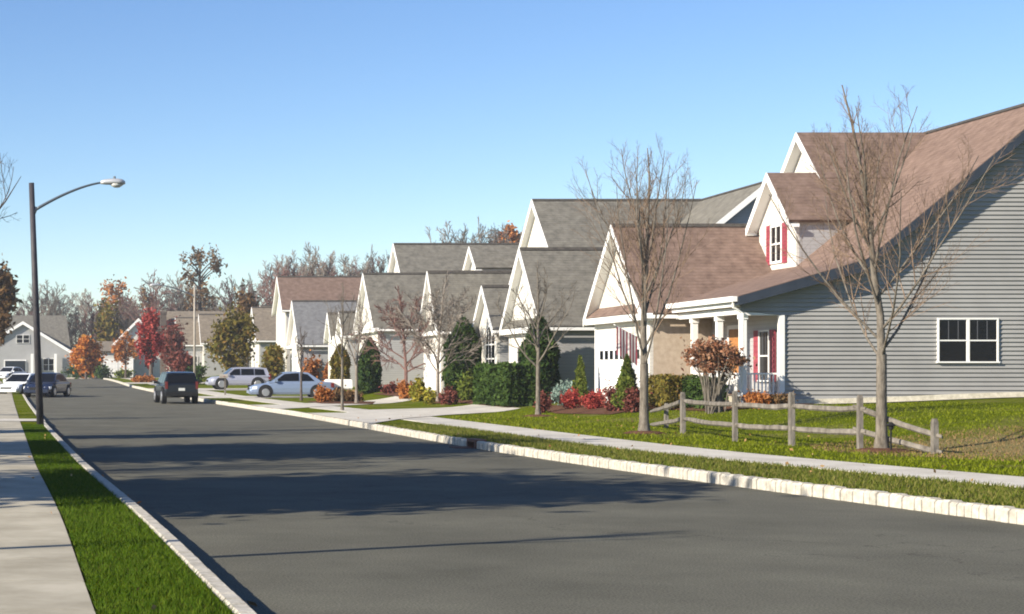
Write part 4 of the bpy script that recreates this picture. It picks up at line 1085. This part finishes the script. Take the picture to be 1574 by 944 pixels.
# far bare treeline: five trees, then copies
G_TL = 'bare grey trees of the far treeline'
protos = []
for i, (h, sp, u, bk) in enumerate(((13, .55, .2, 'bark_grey'), (11.5, .7, .1, 'bark_red'), (14.5, .45, .3, 'bark_grey'), (12, .6, .25, 'bark_red'), (10, .8, .05, 'bark_dark'))):
    protos.append(bare_tree('bare_tree', 'bare grey tree among the far treeline behind the houses', 'tree', (0, 0, 0), 200+i, H=h, r0=.17, fork=.28, limbs=10, sub=8, twigs=7, fine=2, spread=sp, up=u, barks=(bk, bk), group=G_TL, limb_len=.6, tw=.024))
spots = []
q = random.Random(77)
for px in range(28, 430, 10):                                 # behind the end of the road
    s = q.uniform(9.2, 11.4); spots.append((px+q.uniform(-5, 5), s, q.uniform(.8, 1.3)*(1.06 if px > 230 else .93)))
for px in (424, 436, 448, 459, 470, 482, 492): spots.append((px, q.uniform(12.5, 13.5), q.uniform(1.12, 1.32)))
for px in (512, 524, 536, 550, 572, 584): spots.append((px, q.uniform(12.0, 13.0), q.uniform(1.05, 1.4)))
for px in (684, 700, 735, 747, 758, 772, 790, 806): spots.append((px, q.uniform(13.4, 14.4), q.uniform(1.3, 1.5)))
for i, (px, s, sc) in enumerate(spots):
    X, Y = (px-XV)/s, FPX/s
    p = protos[i % 5 if px < 420 or px > 500 else (3 if i % 2 else 0)]
    if i < 5:
        p = protos[i]; p.location = (X, Y, .75); p.scale = (sc,)*3; p.rotation_euler = (0, 0, q.random()*6.28)
    else:
        copy_thing(p, (X, Y, .75), q.random()*6.28, (sc*q.uniform(.9, 1.1), sc*q.uniform(.9, 1.1), sc))
# a far wood that reads as one mass closes the horizon behind the bare trees
rng = np.random.default_rng(301)
n = 26000; x = rng.random(n)*330-170; y = 300+rng.random(n)*40
hgt = 2.8+1.6*np.sin(x*.11)+1.6*np.sin(x*.31+1)+1.2*np.sin(x*.77)
zz = .7+np.abs(rng.normal(size=n))*hgt*.62
V = leaf_quads(np.stack([x, y, zz], 1), .38)
stuff(quads_mesh('far_woods', V, M['lf_brown']))

# ------------------------------------------------------------------ street furniture
def street_lamp(label, loc, H, dirx, polem, basr=.11, arm=2.7, group='street lamps with long curved arms', tilt=0.0):
    t = thing('street_lamp', label, 'street lamp', loc, group, local=True)
    p = MB(); p.tube([(0, 0, -.1), (0, 0, H*.5), (0, 0, H)], [basr, basr*.86, basr*.72], 12); p.build('pole', M[polem], t, smooth=True)
    za = H-.78
    a = MB(); pts = []; rd = []
    for i in range(13):
        u = i/12; pts.append((dirx*(.05+u*arm*.80), 0, za+.72*(1-(1-u)**1.55))); rd.append(.045-.018*u)
    a.tube(pts, rd, 8); a.tube([(dirx*.02, 0, za-.1), (dirx*.12, 0, za+.09)], [.06, .05], 8)
    a.build('arm', M['steel'], t, smooth=True)
    h = MB(); x0 = arm*.78; z0 = za+.72
    rings = []
    for u, w, hh, dz in ((0, .05, .05, 0), (.12, .08, .075, .01), (.3, .13, .09, .01), (.5, .165, .10, -.005), (.62, .15, .085, -.015), (.70, .07, .04, -.03)):
        rings.append([(dirx*(x0+u), math.cos(6.283*k/12)*w, z0+dz+math.sin(6.283*k/12)*hh) for k in range(12)])
    h.loft(rings); hd = h.build('lamp_head', M['lamp_grey'], t, smooth=True)
    l = MB(); rings = []
    for f, dz in ((1, -.05), (.85, -.11), (.4, -.16)):
        rings.append([(dirx*(x0+.46)+math.cos(6.283*k/12)*.19*f, math.sin(6.283*k/12)*.13*f, z0+dz) for k in range(12)])
    l.loft(rings); l.build('lens', M['lamp_lens'], hd, smooth=True)
    t.rotation_euler = (0, tilt, 0)
    e = MB(); e.tube([(dirx*(x0+.4), 0, z0+.08), (dirx*(x0+.4), 0, z0+.16)], [.04, .035], 8); e.build('photocell', M['steel'], hd)
    return t
street_lamp('dark pole street lamp on the left verge with its arm over the road', ((62-XV)/54.4, FPX/54.4, .15), 6.85, 1, 'pole_dark', .105, 2.5, tilt=R(-2.1))
street_lamp('pale thin street lamp on the right verge beyond the dark parked vehicle', ((299-XV)/23.3, FPX/23.3, .25), 7.2, -1, 'pole_pale', .085, 2.9)

# split rail fence
fn = thing('split_rail_fence', 'weathered split rail corner fence on the lawn before the grey siding', 'fence', (14.2, 36, .16))
posts = [(1024, 58.2, .66), (1050, 63.4, 1.0), (1130, 71.6, 1.08), (1217, 76.2, 1.08), (1322, 80.8, 1.05), (1437, 84.6, .64)]
PP = []
for i, (x, s, h) in enumerate(posts):
    X, Y = (x-XV)/s, FPX/s; z = surf(X, Y); PP.append((X, Y, z, h))
    m = MB(); a = .054+.007*(i % 2); ln = rnd.uniform(-.02, .02)
    rg = lambda zz, f: [(X+ln*zz+dx*a*f, Y+dy*a*.8*f, z+zz) for dx, dy in ((-1, -.8), (-.7, -1), (.8, -1), (1, -.5), (.9, .9), (-.9, 1))]
    m.loft([rg(-.3, 1), rg(h*.5, 1.02), rg(h-.06, .97), rg(h, .7)])
    m.build('post', M['fence_wood'], fn)
def rail(p, q, za, zb, ex=.16):
    p, q = Vector(p), Vector(q); d = (q-p).normalized()
    m = MB(); n = 7; rings = []
    a, b = p-d*ex, q+d*ex
    sd_ = d.cross(Vector((0, 0, 1))).normalized()
    for i in range(n+1):
        u = i/n; c = a.lerp(b, u)+Vector((0, 0, rnd.uniform(-.012, .012)-.03*math.sin(u*3.14))); f = (1 if 0 < i < n else .55)*rnd.uniform(.9, 1.1)
        rings.append([c+sd_*x*.03*f+Vector((0, 0, y*.054*f)) for x, y in ((-1, -.6), (0, -1.05), (1, -.5), (.9, .7), (-.1, 1), (-1, .6))])
    m.loft(rings); m.build('rail', M['fence_wood'], fn)
for i, j in ((1, 2), (2, 3), (3, 4)):
    a, b = PP[i], PP[j]
    for hz in (.80, .36): rail((a[0], a[1], a[2]+hz), (b[0], b[1], b[2]+hz), 0, 0)
a, b = PP[4], PP[5]; rail((a[0], a[1], a[2]+.80), (b[0], b[1], b[2]+.36), 0, 0); rail((a[0], a[1], a[2]+.38), (b[0], b[1], b[2]+.06), 0, 0)
a, b = PP[1], PP[0]; e = (15.1, 47.9, surf(15.1, 47.9))
rail((a[0], a[1], a[2]+.80), (e[0], e[1], e[2]+.42), 0, 0); rail((a[0], a[1], a[2]+.36), (e[0], e[1], e[2]+.06), 0, 0)
pb = thing('garden_lamp', 'thin black garden stake light by the sloping end of the fence', 'garden light', (PP[5][0]-.55, PP[5][1]+.55, surf(PP[5][0]-.55, PP[5][1]+.55)), local=True)
m = MB(); m.tube([(0, 0, -.1), (0, 0, .44)], [.018, .018], 6); m.build('stake', M['black'], pb)
m = MB(); m.loft([[(math.cos(6.283*k/10)*r_, math.sin(6.283*k/10)*r_, z_) for k in range(10)] for r_, z_ in ((.045, .42), (.05, .48), (.09, .5), (.02, .56))]); m.build('lamp_head', M['black'], pb)

# storm drain in the right kerb
X = RR(DRAIN); dr = thing('storm_drain', 'rusty kerb storm drain inlet in the right kerb', 'storm drain', (X, DRAIN, 0))
m = MB(); m.box(X-.02, X+.24, DRAIN-.43, DRAIN-.33, -.05, .19); m.box(X-.02, X+.24, DRAIN+.33, DRAIN+.43, -.05, .19); m.box(X-.02, X+.24, DRAIN-.329, DRAIN+.329, .135, .19); m.build('frame', M['iron'], dr)
m = MB(); m.box(X+.12, X+.2, DRAIN-.329, DRAIN+.329, -.05, .134); m.build('opening', M['black'], dr)
m = MB(); m.box(X-.42, X-.03, DRAIN-.4, DRAIN+.4, .002, .014)
for i in range(7): m.box(X-.4+i*.052, X-.376+i*.052, DRAIN-.36, DRAIN+.36, .0145, .022)
m.build('grate', M['iron'], dr)

# flag by the garage corner
fg = thing('flag', 'red and white striped flag hanging from a short pole on the white garage', 'flag', (18.25, 58.95, 3.0))
m = MB(); m.tube([(18.28, 59.05, 2.75), (17.3, 58.75, 3.22)], [.018, .014], 8); m.tube([(17.3, 58.75, 3.22), (17.27, 58.74, 3.235)], [.028, .02], 8); m.build('pole', M['white'], fg)
cl = MB(); NS = 13
for i in range(NS):
    for j in range(10):
        def pt(ii, jj):
            u = ii/NS; v = jj/10
            x = 18.12-.76*u; y = 58.98-.22*u+.02*math.sin(u*14)*(.3+v); zt = 2.83+.36*u
            return (x, y, zt-v*(.98-.05*math.sin(u*9)))
        cl.mi(i % 2); cl.face(pt(i, j), pt(i+1, j), pt(i+1, j+1), pt(i, j+1))
fl_ = cl.build('cloth', [M['red_paint'], M['white']], fg, fixn=False)
sol = fl_.modifiers.new('thick', 'SOLIDIFY'); sol.thickness = .006

# white flat trailer behind the shrubs
tr = thing('flat_trailer', 'low white flat topped trailer behind the brown shrubs', 'trailer', (*at_px(520, 27.6)[:2], at_px(520, 27.6)[2]), local=True)
m = MB(); m.loft([[(-.68, -.5, .42), (.68, -.5, .42), (.68, .5, .42), (-.68, .5, .42)], [(-.72, -.55, .5), (.72, -.55, .5), (.72, .55, .5), (-.72, .55, .5)], [(-.70, -.53, .92), (.70, -.53, .92), (.70, .53, .92), (-.70, .53, .92)], [(-.64, -.48, .97), (.64, -.48, .97), (.64, .48, .97), (-.64, .48, .97)]]); m.build('box', M['white'], tr)
for sy in (-.6, .6):
    m = MB(); m.tube([(0, sy-.06, .28), (0, sy+.06, .28)], [.28, .28], 16); m.build('wheel', M['tyre'], tr)
m = MB(); m.tube([(-.7, 0, .45), (-1.3, 0, .4)], [.03, .03], 6); m.build('tow_bar', M['steel'], tr)
m = MB(); m.box(-1.22, -1.16, -.03, .03, -.02, .38); m.build('stand', M['steel'], tr)

# mailbox posts along the right verge
def mailbox(label, loc, matr):
    t = thing('mailbox', label, 'mailbox', loc, 'kerbside mailboxes', local=True)
    m = MB(); m.box(-.05, .05, -.05, .05, -.1, 1.0); m.build('post', M['fence_wood'], t)
    m = MB(); rings = []
    for x in (-.34, .16): rings.append([(x, -.11, 1.0), (x, .11, 1.0), (x, .11, 1.14), (x, .07, 1.21), (x, 0, 1.235), (x, -.07, 1.21), (x, -.11, 1.14)])
    m.loft(rings); m.build('box', M[matr], t)
    m = MB(); m.box(-.1, -.02, -.135, -.112, 1.08, 1.11); m.build('flag_arm', M['red_paint'], t)
mailbox('wooden kerbside mailbox post before the pale lilac car', at_px(346, 25.8), 'pole_pale')

# ------------------------------------------------------------------ vehicles
def car(name, label, cat, loc, rot, paint, kind='sedan', L=4.7, W=1.82, Hc=1.46, group='parked cars'):
    """built nose towards local +X"""
    t = thing(name, label, cat, loc, group, rot=rot, local=True)
    suv = kind == 'suv'
    wr = .33 if not suv else .38
    wx = (L*.5-.88, -L*.5+.92)
    zb = .22 if not suv else .30
    belt = Hc*.62
    hood = Hc*(.58 if not suv else .60)
    if suv: prof = [(-L/2, belt-.05), (-L/2+.06, belt), (-L*.25, belt+.01), (L*.16, belt), (L*.24, hood+.02), (L*.42, hood-.05), (L*.48, hood-.17), (L/2, hood-.33)]
    else: prof = [(-L/2, belt-.16), (-L/2+.08, belt-.02), (-L*.34, belt+.02), (-L*.2, belt+.01), (L*.16, belt), (L*.26, hood-.01), (L*.42, hood-.11), (L*.48, hood-.22), (L/2, hood-.36)]
    b = MB(); rings = []
    for x, zt in prof:
        e = abs(x)/(L/2); w = W/2*(1-.16*max(0, e-.72)**1.2/.28**1.2*.9)
        k = zb+(.10 if e > .97 else 0)
        half = [(w*.90, k), (w*.99, k+.12), (w, (k+zt)*.5), (w*.975, zt-.10), (w*.90, zt-.02), (w*.5, zt+.012)]
        rings.append([(x, -y, z) for y, z in half]+[(x, y, z) for y, z in reversed(half)])
    b.loft(rings); b.build('body', M[paint], t, smooth=False)
    # cabin
    if suv: st = [(-L/2+.07, belt-.02), (-L/2+.28, Hc-.06), (-L/2+.9, Hc), (L*.02, Hc), (L*.10, Hc-.05), (L*.25, belt)]
    else: st = [(-L*.36, belt), (-L*.20, Hc-.06), (-L*.08, Hc), (L*.04, Hc-.01), (L*.09, Hc-.05), (L*.27, belt-.04)]
    c = MB(); wb, wt = W/2*.94, W/2*.74
    def hwz(z): return wb+(wt-wb)*max(0, (z-belt))/(Hc-belt)
    rings = []
    for x, z in st: rings.append([(x, -wb, belt-.06), (x, -hwz(z), z), (x, -hwz(z)*.5, z+.015), (x, hwz(z)*.5, z+.015), (x, hwz(z), z), (x, wb, belt-.06)])
    c.loft(rings); cb = c.build('cabin', M[paint], t)
    def sidepoly(pts, sg, nm='side_window'):
        m = MB(); n = len(pts); o = .012
        A = [(x, sg*(hwz(z)+o), z) for x, z in pts]; B = [(x, sg*(hwz(z)-.02), z) for x, z in pts]
        bb = len(m.v); m.v += A+B; m.f.append(tuple(range(bb, bb+n))); m.f.append(tuple(range(bb+2*n-1, bb+n-1, -1))); m.m += [0, 0]
        for i in range(n):
            j = (i+1) % n; m.f.append((bb+i, bb+n+i, bb+n+j, bb+j)); m.m.append(0)
        m.build(nm, M['glass'], t)
    zl, zh = belt+.05, Hc-.10
    for sg in (-1, 1):
        if suv:
            sidepoly([(-L/2+.40, zl), (-L*.24, zl), (-L*.24, zh), (-L/2+.50, zh-.03)], sg)
            sidepoly([(-L*.225, zl), (-L*.02, zl), (-L*.02, zh), (-L*.225, zh)], sg)
            sidepoly([(-L*.005, zl), (L*.20, zl), (L*.085, zh-.02), (-L*.005, zh)], sg)
        else:
            sidepoly([(-L*.27, zl), (-L*.10, zl), (-L*.10, zh+.02), (-L*.19, zh-.05)], sg)
            sidepoly([(-L*.085, zl), (L*.20, zl), (L*.085, zh-.03), (-L*.04, zh+.02), (-L*.085, zh+.02)], sg)
    def panel(x0, z0, x1, z1, nm):
        m = MB(); n = Vector((z1-z0, 0, -(x1-x0))).normalized()
        if n.z < 0: n = -n
        w0, w1 = hwz(z0)*.90, hwz(z1)*.90
        q_ = [Vector((x0, -w0, z0)), Vector((x0, w0, z0)), Vector((x1, w1, z1)), Vector((x1, -w1, z1))]
        m.hexa([v-n*.02 for v in q_]+[v+n*.02 for v in q_]); m.build(nm, M['glass'], t)
    if suv: panel(L*.235, belt+.05, L*.112, Hc-.08, 'windshield'); panel(-L/2+.085, belt+.05, -L/2+.255, Hc-.12, 'rear_window')
    else: panel(L*.255, belt+.0, L*.10, Hc-.08, 'windshield'); panel(-L*.345, belt+.05, -L*.21, Hc-.10, 'rear_window')
    for x in wx:
        for sg in (-1, 1):
            yo = sg*(W/2-.09)
            m = MB(); m.tube([(x, sg*(W/2-.22), wr+.03), (x, sg*(W/2+.004), wr+.03)], [wr+.075]*2, 22); m.build('wheel_arch', M['black'], t)
            m = MB(); m.tube([(x, yo-sg*.12, wr), (x, yo-sg*.1, wr), (x, yo+sg*.09, wr), (x, yo+sg*.105, wr)], [wr*.93, wr, wr, wr*.93], 22); wh = m.build('wheel', M['tyre'], t, smooth=False)
            m = MB(); m.tube([(x, yo+sg*.10, wr), (x, yo+sg*.122, wr)], [wr*.66, wr*.60], 16); m.build('rim', M['rim'], wh)
    for sg in (-1, 1):
        m = MB(); m.hexa([(L/2-.24, sg*W*.30, hood-.36), (L/2-.02, sg*W*.28, hood-.36), (L/2-.14, sg*W*.455, hood-.36), (L/2-.40, sg*W*.475, hood-.34), (L/2-.26, sg*W*.30, hood-.20), (L/2-.07, sg*W*.28, hood-.23), (L/2-.20, sg*W*.452, hood-.21), (L/2-.42, sg*W*.47, hood-.19)]); m.build('headlight', M['headlamp'], t)
        m = MB(); z0, z1 = (belt-.30, belt-.05) if not suv else (belt-.25, belt+.12)
        m.box(-L/2-.012, -L/2+.16, min(sg*W*(.39 if suv else .30), sg*W*.462), max(sg*W*(.39 if suv else .30), sg*W*.462), z0, z1); m.build('taillight', M['tail'], t)
        m = MB(); m.box(L*.17, L*.21, min(sg*(W/2-.06), sg*(W/2+.12)), max(sg*(W/2-.06), sg*(W/2+.12)), belt+.0, belt+.13); m.build('mirror', M[paint], t)
    m = MB(); m.box(-L/2-.05, -L/2+.2, -W*.46, W*.46, zb+.10, zb+.30); m.build('rear_bumper', M['black' if suv else paint], t)
    m = MB(); m.box(L/2-.24, L/2+.035, -W*.42, W*.42, zb+.06, zb+.22); m.build('front_bumper', M[paint], t)
    m = MB(); m.box(L/2-.14, L/2+.02, -W*.22, W*.22, hood-.40, hood-.26); m.build('grille', M['black'], t)
    m = MB(); m.box(-L/2-.03, -L/2, -.16, .16, zb+.36, zb+.50); m.build('licence_plate', M['plate'], t)
    return t
def carloc(x, s): X, Y = (x-XV)/s, FPX/s; return (X, Y, surf(X, Y)+.012)
l = carloc(446, 27.6)
car('sedan', 'silver blue four door sedan parked across a driveway on the right', 'car', (l[0], l[1], .20), math.pi, 'car_silver', 'sedan', 4.65, 1.82, 1.47)
l = carloc(366, 22.2)
car('hatchback', 'pale lilac silver car parked behind the blue sedan', 'car', (l[0], l[1], surf(l[0], l[1])+.02), math.pi+.08, 'car_lilac', 'suv', 4.3, 1.8, 1.52)
l = ((270-XV)/29.6, FPX/29.6, roadz(91)+.004)
car('suv', 'dark blue sport utility vehicle seen from behind at the right kerb', 'car', l, math.pi/2+.09, 'car_dark', 'suv', 4.6, 1.82, 1.62)
l = ((73-XV)/25.2, FPX/25.2, roadz(107)+.004)
car('sedan', 'dark navy sedan facing the camera on the left side of the road', 'car', l, -math.pi/2-.28, 'car_navy', 'sedan', 4.6, 1.82, 1.46)
l = ((38-XV)/24.6, FPX/24.6)
car('sedan', 'white car with bright front beside the navy sedan', 'car', (l[0], l[1], surf(*l)+.01), -math.pi/2-.5, 'car_white', 'sedan', 4.5, 1.78, 1.4)
l = ((16-XV)/14.5, FPX/14.5)
car('sedan', 'small white car far off in front of the grey house', 'car', (l[0], l[1], surf(*l)+.01), -math.pi/2-.5, 'car_white', 'sedan', 4.5, 1.78, 1.4)

# ------------------------------------------------------------------ the air itself
HZ = .00038
hb = MB(); hb.box(-905, 905, -65, 1505, -1.07, 20.0)
hm = bpy.data.materials.new('haze'); hm.use_nodes = True
hn = hm.node_tree; hn.nodes.remove(hn.nodes['Principled BSDF'])
pv = hn.nodes.new('ShaderNodeVolumePrincipled'); pv.inputs['Color'].default_value = (.86, .90, .97, 1); pv.inputs['Density'].default_value = HZ; pv.inputs['Anisotropy'].default_value = .1
hn.links.new(pv.outputs['Volume'], hn.nodes['Material Output'].inputs['Volume'])
stuff(hb.build('haze', hm))

# ------------------------------------------------------------------ light, sky, camera
S = Vector((-1, -.48, 0)).normalized(); EL = R(26)
tosun = Vector((S.x*math.cos(EL), S.y*math.cos(EL), math.sin(EL)))
sun = bpy.data.lights.new('sun', 'SUN'); sun.energy = 5.0; sun.angle = R(.55); sun.color = (1.0, .91, .76)
so = bpy.data.objects.new('sun', sun); COL.objects.link(so); so.rotation_euler = (-tosun).to_track_quat('-Z', 'Y').to_euler(); so.location = tosun*60
w = bpy.data.worlds.new('World'); scene.world = w; w.use_nodes = True
nt = w.node_tree; bg = nt.nodes['Background']
sk = nt.nodes.new('ShaderNodeTexSky'); sk.sky_type = 'NISHITA'; sk.sun_disc = False
sk.sun_elevation = EL; sk.sun_rotation = math.atan2(tosun.x, tosun.y); sk.altitude = 900; sk.air_density = 1.0; sk.dust_density = .15; sk.ozone_density = 2.2
hs = nt.nodes.new('ShaderNodeHueSaturation'); hs.inputs['Saturation'].default_value = 1.19; hs.inputs['Hue'].default_value = .51; hs.inputs['Value'].default_value = 1.09
nt.links.new(sk.outputs['Color'], hs.inputs['Color']); nt.links.new(hs.outputs['Color'], bg.inputs['Color']); bg.inputs['Strength'].default_value = .079
cam = bpy.data.cameras.new('camera'); co = bpy.data.objects.new('camera', cam); COL.objects.link(co)
co.location = (0, 0, HC); co.rotation_euler = (R(90), 0, 0)
cam.sensor_width = 36; cam.lens = FPX/1574*36; cam.shift_x = (787-XV)/1574; cam.shift_y = (YH-472)/1574
cam.clip_start = .1; cam.clip_end = 4000
scene.camera = co
vs = scene.view_settings; vs.view_transform = 'Standard'; vs.look = 'None'; vs.gamma = 1; vs.use_curve_mapping = False; vs.exposure = .95
scene.cycles.filter_width = 1.9
scene.cycles.max_bounces = 6; scene.cycles.transparent_max_bounces = 6
scene.cycles.use_denoising = True
